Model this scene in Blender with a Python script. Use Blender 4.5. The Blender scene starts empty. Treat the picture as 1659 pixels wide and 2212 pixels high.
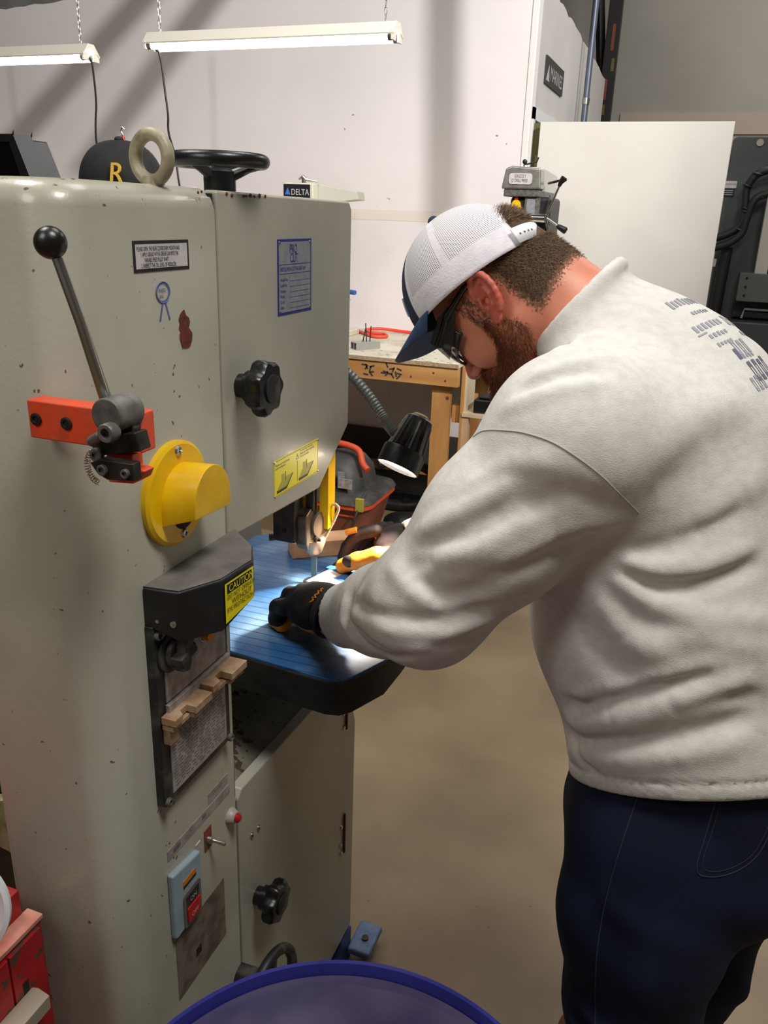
import bpy, bmesh, math, random
import numpy as np
from mathutils import Vector, Matrix
random.seed(7); rng = np.random.default_rng(7)
SC = bpy.context.scene; COL = SC.collection
R = math.radians

# ---------------------------------------------------------------- camera
cam_d = bpy.data.cameras.new('camera'); cam = bpy.data.objects.new('camera', cam_d); COL.objects.link(cam)
yaw, pitch, roll = R(-20.025), R(19.785), R(1.945)
fw = Vector((math.sin(yaw)*math.cos(pitch), math.cos(yaw)*math.cos(pitch), -math.sin(pitch)))
r0 = Vector((math.cos(yaw), -math.sin(yaw), 0)); u0 = r0.cross(fw)
rt = r0*math.cos(roll)+u0*math.sin(roll); up = -r0*math.sin(roll)+u0*math.cos(roll)
m = Matrix((rt, up, -fw)).transposed().to_4x4(); m.translation = (0, 0, 1.62)
cam.matrix_world = m
cam_d.sensor_fit = 'VERTICAL'; cam_d.sensor_height = 24.0; cam_d.lens = 1787.4/2212*24.0
cam_d.clip_start = 0.05
SC.camera = cam

# ---------------------------------------------------------------- world, lights, exposure
w = bpy.data.worlds.new('world'); SC.world = w; w.use_nodes = True
w.node_tree.nodes['Background'].inputs[0].default_value = (0.80, 0.84, 0.92, 1)
w.node_tree.nodes['Background'].inputs[1].default_value = 0.15
SC.view_settings.view_transform = 'Standard'; SC.view_settings.look = 'None'
SC.view_settings.exposure = 0.0; SC.view_settings.gamma = 1.0
try: SC.view_settings.use_curve_mapping = False
except Exception: pass

def area(name, loc, target, size, power, col, sy=None):
    d = bpy.data.lights.new(name, 'AREA'); d.energy = power; d.color = col; d.size = size
    if sy: d.shape = 'RECTANGLE'; d.size_y = sy
    o = bpy.data.objects.new(name, d); COL.objects.link(o); o.location = loc
    o.rotation_euler = (Vector(target)-Vector(loc)).to_track_quat('-Z', 'Y').to_euler(); return o
hd_ = bpy.data.lights.new('high_bay_light', 'SPOT'); hd_.energy = 1500; hd_.color = (1.0, .97, .94); hd_.spot_size = R(54); hd_.spot_blend = .7; hd_.shadow_soft_size = .05
hb_ = bpy.data.objects.new('high_bay_light', hd_); COL.objects.link(hb_); hb_.location = (2.6, .6, 4.6); hb_.rotation_euler = (Vector((-3.1, 5.0, 2.0))-Vector((2.6, .6, 4.6))).to_track_quat('-Z', 'Y').to_euler()
area('shop_light_front', (0.7, 0.3, 4.0), (0.0, 1.1, 1.2), 0.8, 66, (1.0, 0.97, 0.92))
area('shop_light_left', (-2.0, 1.1, 4.0), (-0.5, 0.9, 1.4), 0.9, 40, (1.0, 0.96, 0.90))
area('side_fill_light', (-0.85, -0.20, 2.30), (-0.6, 0.7, 1.65), 0.45, 5.5, (1.0, 0.96, 0.90))  # added fill lamp, set low and close so the saw side darkens downward
area('shop_light_far', (1.0, 6.5, 4.8), (0.4, 7.5, 0), 1.6, 90, (1.0, 0.96, 0.92))
area('shop_light_middle', (-0.4, 3.0, 4.8), (-0.4, 3.0, 0), 1.5, 44, (1.0, 0.97, 0.93))

# ---------------------------------------------------------------- helpers
def srgb(c):
    return tuple(((x/255)/12.92 if x/255 <= .04045 else ((x/255+.055)/1.055)**2.4) for x in c)+(1,)
def nd(nt, t, **kw):
    n = nt.nodes.new(t)
    for k, v in kw.items():
        if k.startswith('i_'): n.inputs[k[2:].replace('_', ' ')].default_value = v
        else: setattr(n, k, v)
    return n
def mat(name, c, rough=.5, metal=0, c2=None, scale=8, detail=4, lo=.4, hi=.65, bump=0, bscale=60, emit=0, stretch=None, spots=None, coat=0, trans=0, alpha=None, spec=.5, bdist=.002):
    M = bpy.data.materials.new(name); M.use_nodes = True; nt = M.node_tree; B = nt.nodes['Principled BSDF']; L = nt.links
    B.inputs['Base Color'].default_value = srgb(c); B.inputs['Roughness'].default_value = rough; B.inputs['Metallic'].default_value = metal
    B.inputs['Coat Weight'].default_value = coat; B.inputs['Transmission Weight'].default_value = trans
    B.inputs['Specular IOR Level'].default_value = spec
    if alpha is not None: B.inputs['Alpha'].default_value = alpha
    tc = nd(nt, 'ShaderNodeTexCoord'); mp = nd(nt, 'ShaderNodeMapping'); L.new(tc.outputs['Object'], mp.inputs[0])
    if stretch: mp.inputs['Scale'].default_value = stretch
    last = None
    if c2 is not None:
        n = nd(nt, 'ShaderNodeTexNoise', i_Scale=scale, i_Detail=detail); L.new(mp.outputs[0], n.inputs['Vector'])
        cr = nd(nt, 'ShaderNodeValToRGB'); cr.color_ramp.elements[0].position = lo; cr.color_ramp.elements[1].position = hi
        cr.color_ramp.elements[0].color = srgb(c); cr.color_ramp.elements[1].color = srgb(c2)
        L.new(n.outputs[0], cr.inputs[0]); last = cr.outputs[0]; L.new(last, B.inputs['Base Color'])
    if spots:
        sc_, thr, amt_scale, sc_col = spots
        v = nd(nt, 'ShaderNodeTexNoise', i_Scale=sc_, i_Detail=2); L.new(mp.outputs[0], v.inputs['Vector'])
        v2 = nd(nt, 'ShaderNodeTexNoise', i_Scale=amt_scale, i_Detail=1); L.new(mp.outputs[0], v2.inputs['Vector'])
        a = nd(nt, 'ShaderNodeMath', operation='MULTIPLY_ADD'); L.new(v2.outputs[0], a.inputs[0]); a.inputs[1].default_value = .35; L.new(v.outputs[0], a.inputs[2])
        g = nd(nt, 'ShaderNodeMapRange'); L.new(a.outputs[0], g.inputs[0]); g.inputs[1].default_value = thr; g.inputs[2].default_value = thr+.03
        mx = nd(nt, 'ShaderNodeMix', data_type='RGBA'); L.new(g.outputs[0], mx.inputs[0])
        if last: L.new(last, mx.inputs[6])
        else: mx.inputs[6].default_value = srgb(c)
        mx.inputs[7].default_value = srgb(sc_col); last = mx.outputs[2]; L.new(last, B.inputs['Base Color'])
    if bump:
        n = nd(nt, 'ShaderNodeTexNoise', i_Scale=bscale, i_Detail=6); L.new(mp.outputs[0], n.inputs['Vector'])
        b = nd(nt, 'ShaderNodeBump', i_Strength=bump, i_Distance=bdist); L.new(n.outputs[0], b.inputs['Height']); L.new(b.outputs[0], B.inputs['Normal'])
    if emit:
        B.inputs['Emission Color'].default_value = srgb(c); B.inputs['Emission Strength'].default_value = emit
    return M

class MB:
    def __init__(s): s.v = []; s.f = []
    def add(s, vs, fs):
        o = len(s.v); s.v += [tuple(p) for p in vs]; s.f += [tuple(i+o for i in f) for f in fs]; return s
    def box(s, lo, hi):
        (a, b, c), (d, e, g) = lo, hi
        return s.add([(a,b,c),(d,b,c),(d,e,c),(a,e,c),(a,b,g),(d,b,g),(d,e,g),(a,e,g)], [(0,3,2,1),(4,5,6,7),(0,1,5,4),(1,2,6,5),(2,3,7,6),(3,0,4,7)])
    def obox(s, c, ax, h):   # centre, three unit axes, half sizes
        c = Vector(c); A = [Vector(a).normalized()*k for a, k in zip(ax, h)]
        vs = [c+A[0]*i+A[1]*j+A[2]*k for k in (-1,1) for j in (-1,1) for i in (-1,1)]
        return s.add(vs, [(0,2,3,1),(4,5,7,6),(0,1,5,4),(1,3,7,5),(3,2,6,7),(2,0,4,6)])
    def prism(s, poly, axis, lo, hi):  # poly 2D in remaining axes (cyclic order), extruded along axis
        def mk(p, t):
            if axis == 0: return (t, p[0], p[1])
            if axis == 1: return (p[0], t, p[1])
            return (p[0], p[1], t)
        n = len(poly); vs = [mk(p, lo) for p in poly]+[mk(p, hi) for p in poly]
        return s.add(vs, [tuple(range(n))[::-1], tuple(range(n, 2*n))]+[(i, (i+1) % n, n+(i+1) % n, n+i) for i in range(n)])
    def cyl(s, a, b, r, r2=None, n=20, caps=True):
        return s.tube([a, b], [r, r if r2 is None else r2], n, caps)
    def tube(s, pts, rad, n=12, caps=True, closed=False):
        pts = [Vector(p) for p in pts]; m_ = len(pts)
        if not hasattr(rad, '__len__'): rad = [rad]*m_
        t0 = (pts[1]-pts[0]).normalized(); ref = Vector((0,0,1)) if abs(t0.z) < .9 else Vector((1,0,0))
        u = t0.cross(ref).normalized(); vs = []
        for i, p in enumerate(pts):
            if closed: t = (pts[(i+1) % m_]-pts[i-1]).normalized()
            else: t = (pts[min(i+1, m_-1)]-pts[max(i-1, 0)]).normalized()
            u = (u-t*u.dot(t)); u = u.normalized() if u.length > 1e-6 else t.orthogonal().normalized(); v = t.cross(u)
            vs += [p+(u*math.cos(2*math.pi*k/n)+v*math.sin(2*math.pi*k/n))*rad[i] for k in range(n)]
        fs = []
        for i in range(m_ if closed else m_-1):
            j = (i+1) % m_
            fs += [(i*n+k, i*n+(k+1) % n, j*n+(k+1) % n, j*n+k) for k in range(n)]
        if caps and not closed: fs += [tuple(range(n))[::-1], tuple(range((m_-1)*n, m_*n))]
        return s.add(vs, fs)
    def lathe(s, prof, org, axis, n=32):  # prof [(r, h)]
        org = Vector(org); ax = Vector(axis).normalized(); u = ax.orthogonal().normalized(); v = ax.cross(u); vs = []
        for r, h in prof:
            vs += [org+ax*h+(u*math.cos(2*math.pi*k/n)+v*math.sin(2*math.pi*k/n))*r for k in range(n)]
        fs = [(i*n+k, i*n+(k+1) % n, (i+1)*n+(k+1) % n, (i+1)*n+k) for i in range(len(prof)-1) for k in range(n)]
        if prof[0][0] > 1e-5: fs.append(tuple(range(n))[::-1])
        if prof[-1][0] > 1e-5: fs.append(tuple(range((len(prof)-1)*n, len(prof)*n)))
        return s.add(vs, fs)
    def sphere(s, c, r, n=24, sc=(1,1,1)):
        c = Vector(c); vs = []; m_ = n//2
        for i in range(m_+1):
            for k in range(n):
                t = math.pi*i/m_; p = 2*math.pi*k/n
                vs.append((c.x+r*sc[0]*math.sin(t)*math.cos(p), c.y+r*sc[1]*math.sin(t)*math.sin(p), c.z+r*sc[2]*math.cos(t)))
        return s.add(vs, [(i*n+k, (i+1)*n+k, (i+1)*n+(k+1) % n, i*n+(k+1) % n) for i in range(m_) for k in range(n)])
    def torus(s, c, axis, Rr, r, n=48, k=14):
        c = Vector(c); ax = Vector(axis).normalized(); u = ax.orthogonal().normalized(); v = ax.cross(u)
        return s.tube([c+(u*math.cos(2*math.pi*i/n)+v*math.sin(2*math.pi*i/n))*Rr for i in range(n)], r, k, closed=True)

def finish(o, parent):
    COL.objects.link(o)
    if parent is not None:
        o.parent = parent
        q = parent; t = Vector((0,0,0))
        while q is not None: t += q.location; q = q.parent
        o.matrix_parent_inverse = Matrix.Translation(-t) if parent.type == 'EMPTY' else Matrix.Identity(4)
    return o
def obj(name, mb, material, parent=None, bevel=0, ang=35, label=None, cat=None, group=None, kind=None, seg=2):
    me = bpy.data.meshes.new(name); me.from_pydata([tuple(v) for v in mb.v], [], mb.f); 
    bm = bmesh.new(); bm.from_mesh(me); bmesh.ops.remove_doubles(bm, verts=bm.verts, dist=1e-6); bmesh.ops.recalc_face_normals(bm, faces=bm.faces); bm.to_mesh(me); bm.free()
    me.materials.append(material)
    me.polygons.foreach_set('use_smooth', [True]*len(me.polygons)); me.set_sharp_from_angle(angle=R(ang))
    o = bpy.data.objects.new(name, me)
    if bevel:
        b = o.modifiers.new('bevel', 'BEVEL'); b.width = bevel; b.segments = seg; b.limit_method = 'ANGLE'; b.angle_limit = R(40); b.harden_normals = True
    finish(o, parent); tag(o, label, cat, group, kind); return o
def tag(o, label=None, cat=None, group=None, kind=None):
    if label: o['label'] = label
    if cat: o['category'] = cat
    if group: o['group'] = group
    if kind: o['kind'] = kind
    return o
def thing(name, label, cat, loc, group=None):
    e = bpy.data.objects.new(name, None); e.empty_display_size = .05; e.location = loc; COL.objects.link(e); tag(e, label, cat, group); return e
def text(name, s, size, org, ux, uy, material, parent, sx=1.0, depth=.0003, align='LEFT', spacing=1.0, label=None):
    cu = bpy.data.curves.new(name, 'FONT'); cu.body = s; cu.size = 1.0; cu.align_x = align; cu.extrude = 0; cu.space_character = spacing
    t = bpy.data.objects.new('t', cu); COL.objects.link(t); dg = bpy.context.evaluated_depsgraph_get(); dg.update()
    me = bpy.data.meshes.new_from_object(t.evaluated_get(dg)); COL.objects.unlink(t); bpy.data.objects.remove(t)
    ux = Vector(ux).normalized(); uy = Vector(uy).normalized(); nz = ux.cross(uy).normalized(); org = Vector(org)
    for v in me.vertices: v.co = org+ux*(v.co.x*size*sx)+uy*(v.co.y*size)+nz*depth
    me.materials.clear(); me.materials.append(material); o = bpy.data.objects.new(name, me); finish(o, parent); tag(o, label); return o

# ---------------------------------------------------------------- materials
PAINT = mat('machine paint', (176,174,160), .33, c2=(160,157,142), scale=3.5, spots=(90, .905, 5, (104,84,66)), bump=.12, bscale=160, coat=.15)
PAINTD = mat('machine door paint', (173,171,157), .36, c2=(162,159,146), scale=4, bump=.12, bscale=170, coat=.1)
GAP = mat('dark gap', (22,21,20), .8)
BLK = mat('black plastic', (20,21,22), .32, bump=.1, bscale=300)
BLKD = mat('dusty black plastic', (30,30,31), .5, c2=(92,88,82), scale=30, lo=.48, hi=.75)
GREYM = mat('dusty cast metal', (88,88,86), .5, .35, c2=(120,117,110), scale=60)
DARKM = mat('dark steel', (70,66,60), .5, .7, c2=(45,43,40), scale=50)
STEEL = mat('bright steel', (190,190,186), .25, 1)
CHROME = mat('chrome', (220,220,220), .12, 1)
ORANGE = mat('orange paint', (232,78,38), .45, c2=(214,84,52), scale=60, bump=.15, bscale=200)
YELLOW = mat('yellow paint', (244,200,8), .35, c2=(228,178,10), scale=18, coat=.15)
YELL2 = mat('yellow label', (240,226,12), .4)
WHITEL = mat('white label', (205,200,200), .4, c2=(188,184,186), scale=60)
SILVL = mat('silver plate', (165,168,175), .35, .35, c2=(150,152,158), scale=80)
WORNL = mat('worn metal plate', (172,164,160), .5, .1, c2=(138,130,124), scale=60, bump=.2, bscale=200)
RUSTP = mat('stained plate', (128,118,106), .6, .2, c2=(92,84,76), scale=45)
BLUEINK = mat('blue ink', (40,48,130), .5)
BLKINK = mat('black ink', (24,22,26), .5)
GREYINK = mat('grey ink', (110,106,112), .6)
RED = mat('red plastic', (176,22,30), .35)
RUST = mat('rust', (112,48,36), .8, c2=(80,40,34), scale=150, bump=.5, bscale=200)
TBLUE = mat('blue machine table', (40,88,138), .38, c2=(120,152,184), scale=9, lo=.45, hi=.8, stretch=(1,1,1), bump=.1, bscale=200)
nt = TBLUE.node_tree; B_ = nt.nodes['Principled BSDF']; src_ = B_.inputs['Base Color'].links[0].from_socket
tc_ = nd(nt, 'ShaderNodeTexCoord'); wv_ = nd(nt, 'ShaderNodeTexWave', wave_type='BANDS', bands_direction='Y', i_Scale=16.0, i_Distortion=.6, i_Detail=1.0); nt.links.new(tc_.outputs['Object'], wv_.inputs['Vector'])
mr_ = nd(nt, 'ShaderNodeMapRange'); nt.links.new(wv_.outputs[0], mr_.inputs[0]); mr_.inputs[1].default_value = .93; mr_.inputs[2].default_value = 1.0; mr_.inputs[4].default_value = .75
mx_ = nd(nt, 'ShaderNodeMix', data_type='RGBA'); nt.links.new(mr_.outputs[0], mx_.inputs[0]); nt.links.new(src_, mx_.inputs[6]); mx_.inputs[7].default_value = srgb((20,50,92)); nt.links.new(mx_.outputs[2], B_.inputs['Base Color'])
TSIDE = mat('table casting', (28,28,28), .6, c2=(44,42,40), scale=40, bump=.3, bscale=80)
WOODB = mat('brass block', (164,128,96), .5, .2, c2=(186,160,132), scale=50)
# ---------------------------------------------------------------- band saw
FX = -0.54; SY = 0.62
Y_, Z_, X_ = Vector((0,1,0)), Vector((0,0,1)), Vector((1,0,0))
saw = thing('band_saw', 'tall cream vertical metal-cutting band saw with blue table, yellow guards and black knobs', 'band saw', (-0.62, 0.95, 0))
def rr(x0, x1, y0, y1, rads, n=8):   # rounded rectangle; rads for corners (x0y0),(x1y0),(x1y1),(x0y1)
    out = []
    for (cx, cy, sx, sy, a0), r in zip([(x0,y0,1,1,180),(x1,y0,-1,1,270),(x1,y1,-1,-1,0),(x0,y1,1,-1,90)], rads):
        if r <= 0: out.append((cx, cy)); continue
        for i in range(n+1):
            a = R(a0+90*i/n); out.append((cx+sx*r+r*math.cos(a), cy+sy*r+r*math.sin(a)))
    return out
# frame: column (near part) with a rounded vertical corner and rounded top edge
def column():
    mb = MB(); levels = [(0.0, 0), (1.618, 0), (1.630, .004), (1.638, .011), (1.642, .022)]
    rings = []
    for z, ins in levels:
        p = rr(-0.72+ins, FX-ins, SY+ins, 0.878, (.02,.045,0,0), 10); rings.append([(x, y, z) for x, y in p])
    n = len(rings[0]); vs = [p for r_ in rings for p in r_]
    fs = [(i*n+k, i*n+(k+1) % n, (i+1)*n+(k+1) % n, (i+1)*n+k) for i in range(len(rings)-1) for k in range(n)]
    fs += [tuple(range(n))[::-1], tuple(range((len(rings)-1)*n, len(rings)*n))]
    return mb.add(vs, fs)
obj('column', column(), PAINT, saw, ang=50)
# upper head body behind the door and lower cabinet body
zt = 1.641
head = MB().prism([(0.87,1.215),(1.17,1.215),(1.27,1.29),(1.27,zt-.003),(0.87,zt-.003)], 0, -0.72, FX-.022)
obj('upper_housing', head, PAINT, saw, bevel=.004)
udoor = MB().prism([(0.884,1.208),(1.170,1.195),(1.287,1.277),(1.287,zt-.016),(1.277,zt-.004),(0.884,zt-.001)], 0, FX-.02, FX)
ud = obj('upper_door', udoor, PAINTD, saw, bevel=.004, seg=3)
lowb = MB().prism([(0.87,0.04),(1.345,0.04),(1.345,0.775),(0.87,0.79)], 0, -0.80, FX-.022)
obj('lower_cabinet', lowb, PAINT, saw, bevel=.004)
ldoor = MB().prism([(0.886,0.10),(1.352,0.10),(1.352,0.640),(1.30,0.784),(0.898,0.800),(0.886,0.788)], 0, FX-.02, FX)
ld = obj('lower_door', ldoor, PAINTD, saw, bevel=.003, seg=3)
obj('door_seam', MB().box((FX-.03,0.874,0.05),(FX-.006,0.889,1.636)), GAP, saw)
obj('base_stripe', MB().prism([(1.24,0.04),(1.353,0.04),(1.353,0.092),(1.30,0.092)], 0, FX-.03, FX+.001), mat('blue base paint', (36,62,116), .45), saw)
obj('base', MB().box((-0.80,0.62,0),(FX-.001,1.36,0.04)), mat('blue base', (44,78,128), .5), saw, bevel=.003)
fb = obj('foot_bracket', MB().box((FX,1.33,0.03),(FX+.055,1.42,0.048)), mat('faded blue bracket', (86,110,150), .5, c2=(110,130,160), scale=50), saw, bevel=.006)
obj('bolt', MB().cyl((FX+.03,1.37,0.046),(FX+.03,1.37,0.052),.008), DARKM, fb)
# red paint chips along the top edge
for y in [.845,.852,.906,.918,.946,.952,.962,.972,.985,1.0]:
    obj('paint_chip', MB().sphere((FX+.0005, y, 1.637+random.uniform(-.002,.001)), random.uniform(.0022,.004), 8, (.25, 1, .7)), RUST, saw)
rs = MB()
def blob(mb, y, z, a, b, x=FX, n=14, j=.25, th=.0006):
    pts = [(y+a*math.cos(2*math.pi*k/n)*(1+random.uniform(-j,j)), z+b*math.sin(2*math.pi*k/n)*(1+random.uniform(-j,j))) for k in range(n)]
    mb.prism(pts, 0, x-.0001, x+th)
blob(rs, .805, 1.498, .010, .013); blob(rs, .808, 1.482, .011, .011, th=.0009)
obj('rust_patch', rs, RUST, saw)
# hinges of the lower door (slots) and studs
HG_ = mat('rusty hinge', (104,58,40), .7)
for z0, z1 in ((.345,.445),(.652,.704)): obj('hinge', MB().box((FX-.002,1.298,z0),(FX+.004,1.303,z1)), HG_, ld)
for y, z in ((.945,.690),(.924,.692),(1.286,.42),(1.284,.375),(1.287,.352),(1.29,.694),(1.291,.66)): obj('rivet', MB().lathe([(.0055,-.001),(.005,.002),(.002,.0035),(0,.0037)], (FX,y,z), (1,0,0), 12), STEEL, ld)

# star knobs
def star_knob(y, z, r, name, x=FX, d=.035):
    mb = MB(); n = 64; prof = [(.55,0),(.55,.25),(.92,.35),(1.0,.5),(1.0,.8),(.9,.95),(.45,1.0)]; vs = []
    for rad, h in prof:
        for k in range(n):
            a = 2*math.pi*k/n; lob = 1-.16*(0.5-0.5*math.cos(7*a))**1.0 if rad > .8 else 1
            vs.append((x+.012+h*d, y+r*rad*lob*math.cos(a), z+r*rad*lob*math.sin(a)))
    fs = [(i*n+k, i*n+(k+1) % n, (i+1)*n+(k+1) % n, (i+1)*n+k) for i in range(len(prof)-1) for k in range(n)]
    fs += [tuple(range(n))[::-1], tuple(range((len(prof)-1)*n, len(prof)*n))]
    mb.add(vs, fs); mb.cyl((x-.002,y,z),(x+.016,y,z), r*.42)
    k_ = obj(name, mb, BLK, saw)
    obj('knob_cap', MB().lathe([(r*.5,0),(r*.5,.002),(r*.42,.003),(0,.0035)], (x+.012+d,y,z), (1,0,0)), BLKD, k_)
star_knob(0.925, 1.407, .037, 'door_knob'); star_knob(0.935, 0.562, .036, 'door_knob')

# text plates on the column
F = FX+.0006
p = obj('service_label', MB().box((FX-.001,.722,1.556),(F,.821,1.587)), BLKINK, saw, label='white service label with a worn black border')
obj('label_face', MB().box((F-.0002,.7255,1.5595),(F+.0003,.8175,1.5835)), WHITEL, p)
for i, (s, dy) in enumerate([('PLEASE OPEN THE REAR COVER EVERY MONTH AND',.0),('1. APPLY GREASE WITH A GREASE GUN INTO THE',.006),('VARIABLE SPEED PULLEY SHAFT.',.012),('2. INSPECT THE OIL LEVEL OF REDUCER.',.006)]):
    text('lettering', s, .0060, (F+.0003,.7275+dy,1.5770-i*.0055), Y_, Z_, BLKINK, p, sx=(.088-dy)/(.0060*len(s)*.66) if i != 2 else .50)
p = obj('rating_plate', MB().box((FX-.001,1.031,1.484),(F,1.136,1.584)), BLUEINK, saw, label='silver data plate with blue border')
obj('plate_face', MB().box((F-.0002,1.0345,1.4875),(F+.0003,1.1325,1.5805)), SILVL, p)
G = F+.0003
text('logo_lettering', 'PRO', .017, (G,1.066,1.5655), Y_, Z_, BLUEINK, p, sx=.72); text('logo_lettering', 'CUT', .017, (G,1.067,1.5535), Y_, Z_, BLUEINK, p, sx=.72)
ln = MB()
for z in (1.5505, 1.5385): ln.box((G-.0001,1.0355,z),(G+.0002,1.1315,z+.0008))
for i in range(6): ln.box((G-.0001,1.066,1.5285-i*.0073),(G+.0002,1.128,1.5289-i*.0073))
obj('ruling', ln, BLUEINK, p)
text('lettering', 'VERTICAL METAL CUTTING BAND SAW', .0075, (G,1.038,1.5422), Y_, Z_, BLUEINK, p, sx=.58)
for i, s in enumerate(['Model No.','Serial No.','Voltage','Phase','Cycle','Date']): text('lettering', s, .0062, (G,1.038,1.529-i*.0073), Y_, Z_, BLUEINK, p, sx=.85)
for y in (1.0365,1.1305):
    for z in (1.489,1.5795): obj('rivet', MB().lathe([(.0022,0),(.0018,.0012),(0,.0016)], (F,y,z), (1,0,0), 10), STEEL, p)
# blue stamp
st = MB(); st.tube([(F,.769+.0125*math.cos(a),1.534+.011*math.sin(a)) for a in [2*math.pi*i/30 for i in range(30)]], .0005, 4, closed=True)
for k in range(26):
    a = 2*math.pi*k/26
    st.box((F-.0005,.769+.0108*math.cos(a)-.0008,1.534+.0095*math.sin(a)-.0008),(F+.0001,.769+.0108*math.cos(a)+.0006,1.534+.0095*math.sin(a)+.0007))
for s in (-1,1):
    for k in range(9): st.box((F-.0005,.769+s*(.003+k*.0007),1.521-k*.002),(F+.0001,.769+s*(.003+k*.0007)+.0026,1.5222-k*.002))
so = obj('inspection_stamp', st, mat('stamp blue', (96,108,178), .6), saw)
text('lettering', 'PASSED', .0052, (F,.7605,1.5345), Y_, Z_, BLUEINK, so, sx=.75); text('lettering', 'INS.', .0045, (F,.762,1.5285), Y_, Z_, BLUEINK, so)
# yellow instruction plate on the door
p = obj('instruction_plate', MB().box((FX-.001,1.012,1.2255),(F,1.163,1.2815)), YELL2, saw, label='yellow instruction plate with two small drawings')
bd = MB()
for a, b in (((1.0135,1.227),(1.1615,1.2275)),((1.0135,1.2795),(1.1615,1.280)),((1.0135,1.227),(1.014,1.280)),((1.161,1.227),(1.1615,1.280)),((1.0875,1.231),(1.0883,1.264))): bd.box((F-.0001,a[0],a[1]),(F+.0002,b[0],b[1]))
def tri(mb, pts, x=F+.0003): mb.prism(pts, 0, x-.0004, x)
dk = MB()
for oy in (0,.072):
    tri(dk, [(1.021+oy,1.2305),(1.052+oy,1.2305),(1.052+oy,1.2345),(1.021+oy,1.2345)]); tri(dk, [(1.052+oy,1.2305),(1.072+oy,1.248),(1.072+oy,1.2505),(1.052+oy,1.2345)])
    tri(dk, [(1.048+oy,1.244),(1.0495+oy,1.244),(1.0495+oy,1.258),(1.048+oy,1.258)])
dk.tube([(F,1.084,1.267),(F,1.088,1.274),(F,1.092,1.267)], .0004, 4, closed=True)
dk.v += []; obj('drawing', MB().add(bd.v, bd.f).add(dk.v, dk.f), BLKINK, p)
gy = MB()
for oy in (0,.072): tri(gy, [(1.021+oy,1.2345),(1.052+oy,1.2345),(1.071+oy,1.250),(1.040+oy,1.250)], F+.0002); tri(gy, [(1.036+oy,1.246),(1.046+oy,1.246),(1.046+oy,1.256),(1.036+oy,1.256)], F+.00025)
obj('drawing', gy, mat('olive print', (176,168,40), .5), p)
for s, y, z in (('Please use wood block',1.017,1.272),('push workpiece.',1.017,1.2675),('The machine not work,',1.096,1.2755),('please put down adjusting',1.096,1.271),('rod to the table.',1.096,1.2665)): text('lettering', s, .0046, (F+.0001,y,z), Y_, Z_, BLKINK, p, sx=1.05)
for y in (1.0145,1.1605):
    for z in (1.228,1.279): obj('rivet', MB().lathe([(.002,0),(.0016,.0012),(0,.0014)], (F,y,z), (1,0,0), 10), STEEL, p)

# yellow speed-indicator hood
yd = MB().lathe([(.062,-.001),(.062,.006),(.058,.009),(0,.009)], (FX,.768,1.309), (1,0,0), 48)
hood = obj('speed_guard', yd, YELLOW, saw)
def hoodmesh():
    mb = MB(); n = 28; m_ = 10; vs = []
    # half-round tunnel bulging towards the front, open below
    for j in range(m_+1):
        t = j/m_
        for k in range(n+1):
            a = math.pi*k/n
            rad = .041*(1-.10*t); y = .772+.004*t-rad*math.cos(a)*1.02; z = 1.298+.006*t+rad*math.sin(a)*1.15
            vs.append((FX+.008+.040*t, y, z))
    fs = [(j*(n+1)+k, j*(n+1)+k+1, (j+1)*(n+1)+k+1, (j+1)*(n+1)+k) for j in range(m_) for k in range(n)]
    mb.add(vs, fs)
    # skirt below: straight sides down to z
    base = len(mb.v); zb = 1.292
    row = []
    for j in range(m_+1):
        t = j/m_; rad = .041*(1-.10*t)*1.02; c = .772+.004*t
        row.append(((FX+.008+.04*t, c-rad, 1.298+.006*t), (FX+.008+.04*t, c-rad, zb-.012*(1-t)), (FX+.008+.04*t, c+rad, 1.298+.006*t), (FX+.008+.04*t, c+rad, zb-.004)))
    for j in range(m_):
        a, b = row[j], row[j+1]
        mb.add([a[0],a[1],b[1],b[0]], [(0,1,2,3)]); mb.add([a[2],b[2],b[3],a[3]], [(0,1,2,3)])
    # front cap
    r_ = .041*.9; pts = [(FX+.048, .776-r_*1.02*math.cos(math.pi*k/n), 1.304+r_*1.15*math.sin(math.pi*k/n)) for k in range(n+1)]
    pts = [(FX+.048, .776-r_*1.02, zb)]+pts+[(FX+.048, .776+r_*1.02, zb-.004)]
    mb.add(pts, [tuple(range(len(pts)))]); return mb
h2 = obj('guard_hood', hoodmesh(), YELLOW, hood, ang=50)
sm = h2.modifiers.new('s', 'SOLIDIFY'); sm.thickness = .0025; sm.offset = -1; b = h2.modifiers.new('b', 'BEVEL'); b.width = .004; b.segments = 3; b.limit_method = 'ANGLE'; b.angle_limit = R(50)
obj('dial_opening', MB().lathe([(.024,0),(.022,.001),(0,.001)], (FX+.009,.775,1.288), (1,0,0)), GAP, hood)
for y, z in ((.768,1.360),(.772,1.259)): obj('screw', MB().lathe([(.006,0),(.005,.0025),(.0025,.003),(.002,.001),(0,.001)], (FX+.009,y,z), (1,0,0), 14), STEEL, hood)

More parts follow.
